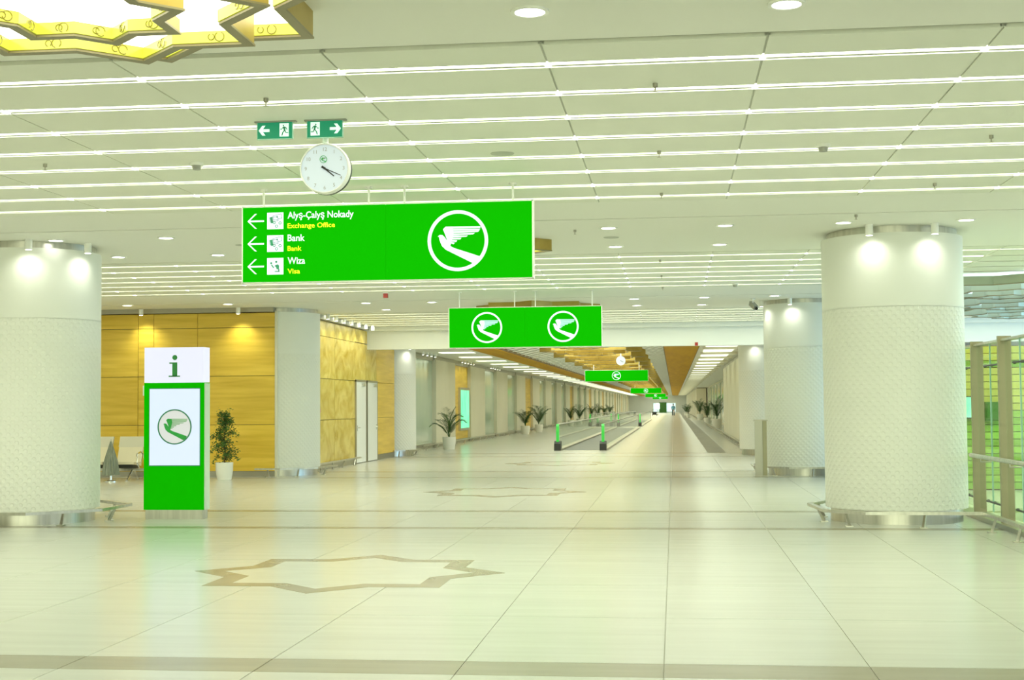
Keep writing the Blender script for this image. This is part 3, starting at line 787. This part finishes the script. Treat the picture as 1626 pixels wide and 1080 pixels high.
for k in range(14):
    y_ = 45.2 + 6.1 * k
    lab = 'gold star hanging in the corridor vault, number %d of the row from the near end' % (k + 1)
    lab = ['gold star hanging at the mouth of the corridor, right under the fascia', 'gold star in the corridor vault, just beyond the one at the mouth', 'gold star in the corridor vault beside the small clock'][k] if k < 3 else 'gold star far along the corridor vault, %s of the row' % ['fourth', 'fifth', 'sixth', 'seventh', 'eighth', 'ninth', 'tenth', 'eleventh', 'twelfth', 'thirteenth', 'fourteenth'][k - 3]
    if proto is None:
        proto = chandelier((-3.05, y_, 3.82), lab, M['gold'], ((1.35, .20, -.16), (.9, .1, -.24), (.45, .05, -.30)), lum=False, scroll=False, group='gold stars along the corridor vault', band=M['gold']); o = proto
    else:
        o = copy_tree(proto); o.location = (-3.05, y_, 3.82); o['label'] = lab
    o['group'] = 'gold stars along the corridor vault' if k < 3 else 'distant gold stars along the corridor vault'
rest = MB()
for k in range(14, 40):
    y_ = 45.2 + 6.1 * k
    for (a, z1, z0) in ((1.35, .20, -.16), (.9, .1, -.24)): rest.ring(star(a, -3.05, y_), star(a - .06, -3.05, y_), 3.82 + z0, 3.82 + z1)
tag(rest.build('distant_stars', M['gold'], corr), kind='stuff')

# ================================================================== DOWNLIGHTS AND CEILING FITTINGS
dl_ring = MB().lathe([(.115, .0), (.115, -.012), (.09, -.012), (.085, .0)], n=24).mesh('trim_ring', M['trimw'], True)
dl_face = MB().disc(0, 0, -.006, .088, 24, flip=True).mesh('diffuser', M['down'])
def downlight(x, y_, z, label, group='recessed downlights', s=1.0):
    t = thing('downlight', label, 'ceiling light', (x, y_, z), 0, group); t.scale = (s, s, 1)
    link('trim_ring', dl_ring, t); link('diffuser', dl_face, t)
xs = [(-8.78, 'above the left edge column'), (-7.14, 'above the wood wall'), (-.86, 'right of the big green sign'), (.72, 'between the big sign and the right column'), (2.29, 'at the left top edge of the big right column'), (3.89, 'right of the top of the big right column')]
downlight(-.85, 8.36, CZ, 'round downlight at the top centre of the photo, largest of all', s=1.05)
downlight(.71, 8.42, CZ, 'round downlight cut off by the top edge of the photo')
for (x, w_) in xs:
    downlight(x, 18.85, CZ, 'round downlight %s, nearer row' % w_, s=1.1)
    if x < 2: downlight(x, 21.1, CZ, 'round downlight %s, farther row' % w_, s=1.1)
for (x, y_, w_) in [(-12.7, 31.05, 'before the wood wall, left one'), (-10.3, 31.15, 'before the wood wall, above the small tree'), (-7.1, 31.5, 'beside the onyx wall, nearer one'), (-7.1, 33.8, 'beside the onyx wall, farther one'), (-5.56, 31.6, 'left of the sign with two emblems'), (-.87, 31.6, 'right of the sign with two emblems, nearer'), (-.87, 33.7, 'right of the sign with two emblems, farther'), (.71, 31.5, 'left of the half hidden right column, nearer'), (.70, 33.8, 'left of the half hidden right column, farther'), (2.27, 31.4, 'touching the top of the half hidden right column')]:
    downlight(x, y_, CZ, 'small round downlight %s' % w_, s=1.2)
for (x, y_, w_) in [(1.6, 42.6, 'right of the corridor mouth'), (.4 - .9, 42.4, 'over the corridor mouth'), (-7.7, 44.5, 'left of the corridor mouth, nearer'), (-7.6, 46.6, 'left of the corridor mouth, farther')]:
    if -6.2 < x < .9: continue
    downlight(x, y_, 3.72, 'small round downlight %s' % w_, s=1.2)
for (x, lab) in [(-12.78, 'left white spotlight over the golden wood wall'), (-10.36, 'right white spotlight over the golden wood wall, above the small tree')]:
    spot_light('wall_spotlight', (x, 32.1, 3.93), lab, 'spotlights over the wood wall', 42, (0, .22, -1), 110)
for k in range(9):
    spot_light('wall_spotlight', (-8.92, 35.1 + .9 * k, 3.97), 'white spotlight washing the onyx wall, %s of nine from the near end' % (ORD + ['ninth'])[k], 'spotlights over the onyx wall', 15, (-.30, 0, -1), 110)
n_ = 0
for q, (ya, cnt, nm) in enumerate([(51.2, 4, 'nearest glass bay'), (60.9, 5, 'niche with the green poster'), (70.6, 5, 'second glass bay')]):
    for k in range(cnt):
        spot_light('bay_spotlight', (-9.35, ya + .9 * k, 3.62), 'tiny white spotlight over the %s left, %s in its row' % (nm, ORD[k]), 'spotlights over the corridor bays', 12, (-.45, 0, -1), 110)
spr = MB().lathe([(.02, 0), (.02, -.03), (.006, -.035), (.006, -.06), (.022, -.062), (.0, -.066)], n=10)
for i, (x, y_) in enumerate([(-.11, 10.4), (-3.15, 10.45), (-6.15, 12.95), (-.11, 13.2), (2.9, 12.9), (2.9, 15.65), (-.11, 15.85), (2.36, 18.1), (-1.33, 19.0), (-.2, 23.2), (-.2, 26.0), (-.2, 28.6)]):
    o = spr.build('sprinkler', M['steel_dark'], None, (x, y_, CZ), smooth=True)
    tag(o, 'small ceiling sprinkler ' + ['right of top centre in the front bay', 'left of centre in the front bay', 'far left in the front bay', 'in the middle of the front bay', 'at the right side of the front bay', 'at the far right side of the front bay', 'at the back of the front bay', 'above the big right column', 'just right of the big green sign', 'in the second bay, nearest', 'in the second bay, middle', 'in the second bay, farthest'][i], 'sprinkler', 'ceiling sprinklers')
for i, (x, y_) in enumerate([(-4.66, 13.12), (1.42, 13.1), (1.25, 28.0)]):
    t = thing('smoke_detector', ['white smoke detector on the ceiling left of the clock', 'white smoke detector on the ceiling right of centre in the front bay', 'small smoke detector at the far end of the second bay'][i], 'smoke detector', (x, y_, CZ), 0, 'smoke detectors')
    MB().lathe([(.065, 0), (.065, -.03), (0, -.03)], n=18).build('base', M['trimw'], t, smooth=True)
    MB().lathe([(.045, -.03), (.04, -.07), (0, -.075)], n=18).build('sensor', M['grey'], t, smooth=True)
for i, (x, y_) in enumerate([(-1.61, 13.1), (-.87, 19.95), (-6.35, 19.9)]):
    o = MB().lathe([(0, -.006), (.11, -.006), (.115, 0)], n=24).build('ceiling_speaker', M['rail'], None, (x, y_, CZ))
    tag(o, ['flat round ceiling speaker in the front bay', 'flat round ceiling speaker beside the downlights right of the sign', 'flat round ceiling speaker above the wood wall'][i], 'speaker', 'ceiling speakers')
for (x, y_, z, lab) in [(-6.03, 28.66, CZ, 'small red alarm beacon on the ceiling left of the second sign'), (.69, 39.6, 3.4 + .68, 'x'), (-6.58, 40.2, 4.08, 'y')]:
    if lab in 'xy': continue
    t = thing('alarm_beacon', lab, 'alarm', (x, y_, z), 0, 'red alarm beacons')
    MB().box(-.05, .05, -.05, .05, -.03, 0).build('base', M['trimw'], t); MB().box(-.045, .045, -.045, .045, -.12, -.03).build('red_cover', M['red'], t)
for (x, lab) in [(.68, 'small red alarm beacon under the fascia, right of the wooden beam'), (-6.55, 'small red alarm beacon under the fascia, left of the second sign')]:
    t = thing('alarm_beacon', lab, 'alarm', (x, 41.15, 3.44), 0, 'red alarm beacons')
    MB().box(-.05, .05, 0, .05, -.05, .05).build('base', M['trimw'], t); MB().box(-.045, .045, -.06, 0, -.05, .05).build('red_cover', M['red'], t)
t = thing('alarm_beacon', 'small red alarm button on the onyx wall', 'alarm', (F, 35.35, 1.57), 0)
MB().box(0, .03, -.06, .06, -.06, .06).build('base', M['trimw'], t); MB().box(.03, .06, -.05, .05, -.05, .05).build('red_cover', M['red'], t)
t = thing('security_camera', 'white security camera beside the half hidden right column', 'camera', (1.83, 32.1, CZ), 0)
MB().lathe([(.05, 0), (.05, -.03), (.015, -.035), (.015, -.10)], n=12).build('mount', M['trimw'], t)
b = MB().box(-.05, .05, -.17, .10, -.05, .05); o = b.build('housing', M['grey'], t, (0, 0, -.15)); o.rotation_euler = (.5, 0, .4)
b = MB().lathe([(0, 0), (.035, 0), (.035, .03)], n=12); o = b.build('lens', M['black'], t, (.065, -.15, -.235)); o.rotation_euler = (PI / 2 + .5, 0, .4)

# ================================================================== INFORMATION KIOSK
kx0, kx1, kd = -.4625, .4625, .27
k = thing('information_kiosk', 'tall green information kiosk with a lit white top, i symbol and bird emblem screen', 'kiosk', (-7.457, 20.03, 0))
MB().box(kx0 + .02, kx1 - .02, .02, kd - .02, 0, .14).build('steel_base', M['steel'], k)
MB().box(kx0, kx1, 0, kd, .138, 2.04).build('body', M['kgreen'], k)
MB().box(kx1, kx1 + .012, .03, kd - .02, .138, 2.03).build('pale_side_strip', mat('pale_side', (.62, .74, .60), .4), k)
MB().box(kx0 + .004, kx1 - .002, -.004, kd + .004, 2.045, 2.572).build('lightbox', M['kwhite'], k)
scr = MB().box(-.374, .404, -.008, 0, .803, 1.948).build('screen', M['kscreen'], k)
MB().box(-.386, .416, -.004, .0, .790, 1.960).build('screen_frame', M['kink'], k)
logo(scr, .018, -.008, 1.378, .264, M['kink'], M['kbird'], M['kwing'], .93, M['kdisc'])
b = MB().prism(circ(.038, 24, .016, 2.418), -.010, -.004, 'y')
b.box(-.022, .054, -.010, -.004, 2.135, 2.345).box(-.068, -.022, -.010, -.004, 2.325, 2.345).box(-.078, .098, -.010, -.004, 2.128, 2.146)
b.build('information_symbol', mat('information_green', (.015, .24, .04), .4), k)
MB().box(kx0 - .03, kx0, .02, .12, 1.85, 2.0).build('card_holder', M['white_gloss'], k)

# ================================================================== PLANTS
def pot(t, r0, r1, h, square=False):
    MB().lathe([(0, 0), (r0, 0), (r1 * .97, h * .55), (r1, h), (r1 - .02, h), (r1 - .03, h - .05), (0, h - .05)], n=24).build('pot', M['pot'], t, smooth=True)
    MB().disc(0, 0, h - .045, r1 - .03, 16).build('soil', M['soil'], t)
fic = thing('potted_ficus', 'small bushy tree in a white pot before the golden wood wall', 'plant', (-10.36, 31.1, 0))
pot(fic, .165, .205, .40)
rnd = random.Random(3)
b = MB(); tips = []
trunk = [(0, 0, .36), (.02, .01, .6), (-.01, .0, .9), (.02, .02, 1.2), (.0, 0, 1.55)]
b.tube(trunk, [.018, .016, .013, .01, .005], 6)
for q in range(34):
    h = .42 + 1.1 * q / 34; a = rnd.uniform(0, 2 * PI); L = (.32 if h < 1.1 else .30 - (h - 1.1) * .35) * rnd.uniform(.6, 1.1)
    p0 = Vector((0, 0, h)); p1 = p0 + Vector((math.cos(a) * L * .6, math.sin(a) * L * .6, .10)); p2 = p0 + Vector((math.cos(a) * L, math.sin(a) * L, .02 + rnd.uniform(-.08, .06)))
    b.tube([tuple(p0), tuple(p1), tuple(p2)], [.006, .004, .002], 4); tips += [(p0 + (p1 - p0) * f) for f in (.4, .7)] + [p1, p1 + (p2 - p1) * .5, p2]
b.build('branches', M['bark'], fic)
b = MB()
def leafq(b, p, d, L, W, rnd):
    d = d.normalized(); s = d.cross(Vector((rnd.uniform(-1, 1), rnd.uniform(-1, 1), 1))).normalized() * W; n = d.cross(s).normalized() * W * .3
    b.quad([p, p + d * L * .45 + s + n, p + d * L, p + d * L * .45 - s + n])
for p in tips:
    for q in range(12):
        a = rnd.uniform(0, 2 * PI); d = Vector((math.cos(a), math.sin(a), rnd.uniform(-.9, .4)))
        leafq(b, p + Vector((rnd.gauss(0, .035), rnd.gauss(0, .035), rnd.gauss(0, .035))), d, rnd.uniform(.05, .08), .016, rnd)
for q in range(5): 
    leafq(b, Vector((.05 + .03 * q, 0, 1.62 + rnd.uniform(-.02, .03))), Vector((1, rnd.uniform(-.5, .5), .2)), .06, .014, rnd)
tag(b.build('foliage', M['leaf'], fic), kind='stuff')

def frond_mesh(seed, L, droop):
    r = random.Random(seed); b = MB(); P = []
    for j in range(11):
        u = j / 10; P.append(Vector((L * .46 * u ** 1.5, 0, L * (1.08 * u - droop * u ** 3))))
    b.tube([tuple(p) for p in P], [.012 * (1 - .8 * j / 10) for j in range(11)], 5)
    for j in range(3, 22):
        u = j / 22; k_ = u * 10; i0 = min(9, int(k_)); p = P[i0].lerp(P[i0 + 1], k_ - i0); d = (P[i0 + 1] - P[i0]).normalized()
        ll = L * .30 * math.sin(PI * min(1, .15 + u * .85)) ** .7
        for sg in (1, -1):
            e = (d * .75 + Vector((0, sg * .8, -.12 + r.uniform(-.12, .12)))).normalized()
            s = e.cross(Vector((0, 0, 1))).normalized() * .017
            b.quad([p, p + e * ll * .4 + s, p + e * ll + Vector((0, 0, -.05 * ll)), p + e * ll * .4 - s])
    return b.mesh('frond', M['palm'])
fm = [frond_mesh(q, 1.28 + .1 * (q % 3), .18 + .1 * q) for q in range(5)]
def palm(loc, label, seed, s=1.0, group='potted palms along the corridor', fronds=None):
    t = thing('potted_palm', label, 'plant', loc, 0, group); t.scale = (s, s, s)
    pot(t, .20, .25, .46)
    r = random.Random(seed); n = 9 if fronds is None else len(fronds)
    for q in range(n):
        o = link('frond', fm[r.randrange(5)], t, (0, 0, .42))
        a = 2 * PI * q / n + r.uniform(-.35, .35) if fronds is None else fronds[q][0]
        tilt = r.uniform(-.28, .15) if fronds is None else fronds[q][1]
        o.rotation_euler = (0, tilt, a); o.scale = (1, 1, r.uniform(.75, 1.08))
    return t
lab = ['nearest potted palm in a white pot, beside the green lit poster', 'bushy potted palm against the left corridor wall, left one of the second pair', 'potted palm against the left corridor wall, right one of the second pair', 'small potted palm behind the glass walkway, left one of the next pair', 'small potted palm behind the glass walkway, right one of the next pair',
       'tiny far potted palm by the left wall, first of the row of four', 'tiny far potted palm by the left wall, second of the row of four', 'tiny far potted palm by the left wall, third of the row of four', 'tiny far potted palm by the left wall, last of the row of four']
for i, (x, y_, s) in enumerate([(-8.62, 52.7, 1.05), (-8.62, 80.2, 1.08), (-8.5, 87.0, 1.06), (-8.4, 113, 1.05), (-8.3, 122, 1.12), (-8.5, 143, 1.1), (-8.5, 155, 1.1), (-8.4, 168, 1.1), (-8.4, 182, 1.15)]):
    palm((x, y_, 0), lab[i], i + 11, s, fronds=[(2.9, -.18), (2.5, .1), (3.4, .22), (.5, .12), (-.1, -.12), (.2, -.3), (1.4, -.2), (4.6, -.1)] if i == 0 else None)
lab = ['tall potted palm on the right side of the corridor, nearest and largest', 'potted palm on the right side of the corridor, second from the near end', 'potted palm on the right side of the corridor, third from the near end', 'far bushy palm at the right wall near the corridor end', 'farthest small palm at the right wall near the corridor end']
for i, (x, y_, s) in enumerate([(2.95, 97.5, 1.42), (2.85, 121.0, 1.15), (2.78, 151.0, 1.4), (1.8, 178, 1.1), (1.8, 210, 1.1)]):
    palm((x, y_, 0), lab[i], i + 31, s)

# ================================================================== SEATS BY THE WOOD WALL
bn = thing('airport_bench', 'cream leather airport bench with chrome legs before the wood wall', 'bench', (-12.97, 30.85, 0))
for i, x in enumerate((-.42, .34)):
    w_ = .29
    bk = MB().prism([(.18, .42), (.40, 1.0), (.44, .99), (.23, .40)], x - w_, x + w_, 'x'); bk.build('backrest', M['seat'], bn)
    MB().prism([(.305, .765), (.395, 1.005), (.44, .995), (.35, .755)], x - w_ - .012, x + w_ + .012, 'x').build('headrest', M['seatgrey'], bn)
    MB().prism([(-.26, .44), (.21, .40), (.21, .33), (-.26, .38)], x - w_, x + w_, 'x').build('seat', M['seat'], bn)
    MB().prism([(-.18, .37), (.2, .33), (.2, .25), (-.12, .30)], x - w_ * .8, x + w_ * .8, 'x').build('seat_shell', M['dark'], bn)
MB().box(-.9, .8, -.03, .05, .22, .28).build('beam', M['steel'], bn)
for x in (-.80, -.04, .70):
    MB().tube([(x, .22, .46), (x, .16, .60), (x, -.02, .66), (x, -.20, .62), (x, -.24, .56)], .018).tube([(x, -.20, .62), (x, -.22, .42), (x, -.1, .30)], .016).build('armrest', M['chrome'], bn)
for x in (-.62, .52):
    MB().tube([(x, .30, .02), (x, .06, .24), (x, -.06, .24), (x, -.34, .02)], .022).box(x - .03, x + .03, -.38, -.30, 0, .025).box(x - .03, x + .03, .27, .34, 0, .025).build('leg', M['chrome'], bn)
cn = thing('folded_cloth_cone', 'tall pointed grey cloth cone standing in front of the cream bench', 'umbrella', (-12.72, 30.2, 0))
b = MB(); n = 14
for k_ in range(n):
    a0, a1 = 2 * PI * k_ / n, 2 * PI * (k_ + 1) / n; am = (a0 + a1) / 2
    for (za, ra, zb, rb) in ((.16, .20, .45, .16), (.45, .16, .92, .02)):
        A = lambda a, r, z: (r * math.cos(a), r * math.sin(a), z)
        b.quad([A(a0, ra, za), A(am, ra * .82, za), A(am, rb * .82, zb), A(a0, rb, zb)]); b.quad([A(am, ra * .82, za), A(a1, ra, za), A(a1, rb, zb), A(am, rb * .82, zb)])
b.lathe([(0, .16), (.17, .16)], n=14)
b.build('cloth', M['cloth'], cn)
MB().tube([(0, 0, .02), (0, 0, .97)], [.01, .006], 6).build('pole', M['steel_dark'], cn)
MB().lathe([(0, 0), (.15, 0), (.15, .025), (.03, .05), (.02, .17)], n=18).build('base', M['chrome'], cn, smooth=True)
st = thing('steel_stand', 'narrow stainless steel stand at the left side of the half hidden right column', 'stand', (1.95, 32.05, 0))
MB().box(-.13, .04, -.07, .03, .0, 1.27).build('post_body', M['steel_dark'], st); MB().box(.045, .14, -.04, .06, .0, 1.27).build('side_panel', M['post'], st)
MB().box(-.15, .16, -.09, .08, 1.27, 1.30).build('top_cap', M['steel_dark'], st); MB().box(-.14, .15, -.09, .08, 0, .03).build('base_plate', M['steel_dark'], st)

# ================================================================== MOVING WALKWAYS
def walkway(loc, Wd, L, label):
    t = thing('moving_walkway', label, 'moving walkway', loc, 0, 'moving walkways')
    h = .96
    MB().box(-Wd / 2 + .16, Wd / 2 - .16, .0, L, -.004, .015).build('belt', M['belt'], t)
    MB().box(-Wd / 2 - .15, Wd / 2 + .15, -.35, .0, 0, .012).build('comb_plate', M['steel'], t)
    for sg in (-1, 1):
        x = sg * Wd / 2
        MB().box(x - .14, x + .14, .05, L - .05, 0, .07).build('skirt', M['steel_dark'], t)
        MB().box(x - .008, x + .008, .2, L - .2, .07, h - .03).build('glass_balustrade', M['glass'], t)
        MB().tube([(x, .02, .16), (x, -.05, .5), (x, .02, h - .08), (x, .16, h), (x, L - .16, h), (x, L - .02, h - .08), (x, L + .05, .5), (x, L - .02, .16)], .026, 8).build('handrail', M['grey'], t)
        MB().prism([(-.10, .28), (.12, .28), (.12, h + .01), (.03, h + .02), (-.05, h - .06), (-.10, h - .25)], x - .05, x + .05, 'x').build('lit_newel', M['greenrail'], t)
        MB().prism([(-.22, 0), (.30, 0), (.30, .30), (.16, .36), (-.06, .36), (-.18, .26)], x - .12, x + .12, 'x').build('newel_base', M['black'], t)
    return t
walkway((-3.42, 50.6, 0), 1.66, 50, 'glass sided moving walkway with bright green newels, nearest in the corridor')
walkway((-3.45, 107, 0), 1.66, 48, 'second moving walkway beyond the nearest one, right lane')
walkway((-5.75, 109, 0), 1.66, 46, 'second moving walkway beyond the nearest one, left lane')

# ================================================================== LIT POSTER
po = thing('lit_poster', 'green backlit poster in a steel frame in the wooden niche of the corridor', 'poster', (-9.755, 62.4, 0))
MB().box(0, .10, -.12, 2.6, .55, 2.52).build('frame', M['steel'], po)
MB().box(.10, .115, 0, 2.48, .66, 2.40).build('poster_sheet', M['poster'], po)

# ================================================================== GLASS BARRIER ON THE RIGHT
GX = 4.32
gb = thing('glass_barrier', 'tall glass barrier with bronze posts and steel handrail at the right edge', 'glass barrier', (GX, 0, 0))
posts = [13.95, 15.61, 17.27, 18.94, 20.62, 22.3, 24.0]
for y_ in posts:
    MB().box(-.05, .12, y_ - .035, y_ + .035, 0, 2.53).build('post', M['post'], gb)
for y0, y1 in zip(posts, posts[1:]):
    ym = (y0 + y1) / 2
    for (a, b_) in ((y0 + .05, ym - .008), (ym + .008, y1 - .05)):
        MB().box(.03, .042, a, b_, .14, 2.46).build('glass_pane', M['glass'], gb)
    MB().box(.026, .046, ym - .008, ym + .008, .14, 2.46).build('glass_joint', M['glassedge'], gb)
    for z in (2.16, .28):
        MB().tube([(.0, y0 + .04, z), (.0, ym + .22, z)], .014, 6).tube([(0, ym - .2, z), (.03, ym - .2, z)], .02, 8).tube([(0, ym + .2, z), (.03, ym + .2, z)], .02, 8).build('spider_fitting', M['black'], gb)
    MB().tube([(-.12, ym, .885), (-.12, ym, .83), (.03, ym, .83)], .01, 6).build('rail_bracket', M['steel'], gb)
MB().tube([(-.12, 13.5, .90), (-.12, 20.4, .90)], .032, 10).build('handrail', M['steel'], gb)
MB().box(-.10, .14, 13.5, 24.2, 0, .06).build('floor_channel', M['steel_dark'], gb)
MB().box(-.02, .09, 13.5, 24.2, 2.46, 2.49).build('top_channel', M['steel'], gb)
# cladding seen through the glass
cw = struct(MB().box(4.5, 15, 27.06, 27.3, 0, 2.72).build('wall_green_cladding', M['woodjoint']))
z = .02; q = 0; rnd = random.Random(5)
while z < 2.6:
    h = .135
    MB().box(4.5, 15, 27.0 + rnd.uniform(-.006, .006), 27.07, z, z + h - .012).build('cladding_plank', M['plankG'] if (z < 1.35 or q % 7 == 3) else M['plankY'], cw)
    z += h; q += 1
dk = thing('dark_green_cabinet', 'dark green cabinet on the cladding behind the glass barrier', 'cabinet', (5.95, 26.9, 1.3))
MB().box(-.14, .14, -.08, .09, 0, .36).build('body', M['dgreen'], dk); MB().box(-.12, .12, -.095, -.08, .03, .33).build('door', M['dgreen'], dk)
ls = thing('green_screen', 'bright green lit screen behind the glass, next to the big right column', 'screen', (5.52, 26.9, 1.35))
MB().box(-.09, .09, -.05, .09, 0, .42).build('frame', M['dark'], ls); MB().box(-.075, .075, -.06, -.05, .02, .40).build('display', M['poster'], ls)

# ================================================================== PEOPLE AND SMALL FAR THINGS
def person(loc, label, rz=0.0):
    t = thing('person', label, 'person', loc, rz)
    V = [(0, 0, .95), (0, 0, 1.15), (0, 0, 1.40), (0, -.01, 1.52), (0, -.02, 1.62), (0, -.02, 1.75),
         (.19, 0, 1.42), (.24, .02, 1.14), (.23, -.06, .88), (-.19, 0, 1.42), (-.24, .02, 1.14), (-.23, -.06, .88),
         (.10, 0, .90), (.11, -.04, .50), (.11, .06, .08), (.11, -.08, .035), (-.10, 0, .90), (-.11, .05, .50), (-.11, .14, .09), (-.11, .02, .035)]
    E = [(0, 1), (1, 2), (2, 3), (3, 4), (4, 5), (2, 6), (6, 7), (7, 8), (2, 9), (9, 10), (10, 11), (0, 12), (12, 13), (13, 14), (14, 15), (0, 16), (16, 17), (17, 18), (18, 19)]
    Rr = [.14, .14, .16, .06, .09, .08, .065, .05, .035, .065, .05, .035, .09, .065, .045, .04, .09, .065, .045, .04]
    me = bpy.data.meshes.new('body'); me.from_pydata(V, E, [])
    o = link('body', me, t)
    md = o.modifiers.new('skin', 'SKIN'); o.modifiers.new('sub', 'SUBSURF').levels = 1
    for i, v in enumerate(me.skin_vertices[0].data): v.radius = (Rr[i], Rr[i]); v.use_root = (i == 0)
    me.materials.append(M['skin'])
    MB().lathe([(.0, 1.85), (.07, 1.83), (.105, 1.76), (.10, 1.68)], 0, .0, 12).build('hair', M['hair'], t, smooth=True)
    MB().lathe([(.16, .93), (.175, 1.15), (.20, 1.35), (.17, 1.46), (.07, 1.52)], 0, 0, 14).tube([(.17, 0, 1.42), (.26, .02, 1.14)], [.08, .065], 8).tube([(-.17, 0, 1.42), (-.26, .02, 1.14)], [.08, .065], 8).build('shirt', M['bluecloth'], t, smooth=True)
    MB().tube([(.09, 0, .96), (.11, -.04, .50), (.11, .06, .10)], [.105, .085, .07], 8).tube([(-.09, 0, .96), (-.11, .05, .50), (-.11, .14, .10)], [.105, .085, .07], 8).build('trousers', M['navy'], t, smooth=True)
    return t
person((-.12, 205, 0), 'distant person in a blue top and dark trousers walking along the corridor')
tr = thing('luggage_trolley', 'small dark luggage trolley far down the corridor', 'trolley', (-2.9, 208, 0))
MB().box(-.4, .4, -.5, .5, .18, .24).build('platform', M['dark'], tr)
MB().tube([(-.35, .45, .2), (-.35, .55, 1.0), (.35, .55, 1.0), (.35, .45, .2)], .025).build('handle', M['dark'], tr)
MB().box(-.3, .3, -.3, .35, .24, .62).build('suitcase', M['black'], tr)
for (x, y_) in ((-.32, -.4), (.32, -.4), (-.32, .4), (.32, .4)):
    b = MB(); b.lathe([(.0, -.03), (.09, -.03), (.09, .03), (0, .03)], n=12); b.v = [(z_, y2, x2) for (x2, y2, z_) in b.v]; b.build('wheel', M['black'], tr, (x, y_, .09))
wb = thing('white_board', 'small white lit board near the corridor end', 'board', (-2.6, 226, 0))
MB().box(-.3, .3, 0, .1, 1.0, 1.9).build('panel', mat('white_board_glow', (.9, .9, .9), .4, emit=(.85, .95, 1), es=.8), wb)
MB().box(-.05, .05, .02, .08, 0, .9).build('post', M['steel'], wb); MB().box(-.3, .3, -.15, .25, 0, .04).build('base', M['steel'], wb)
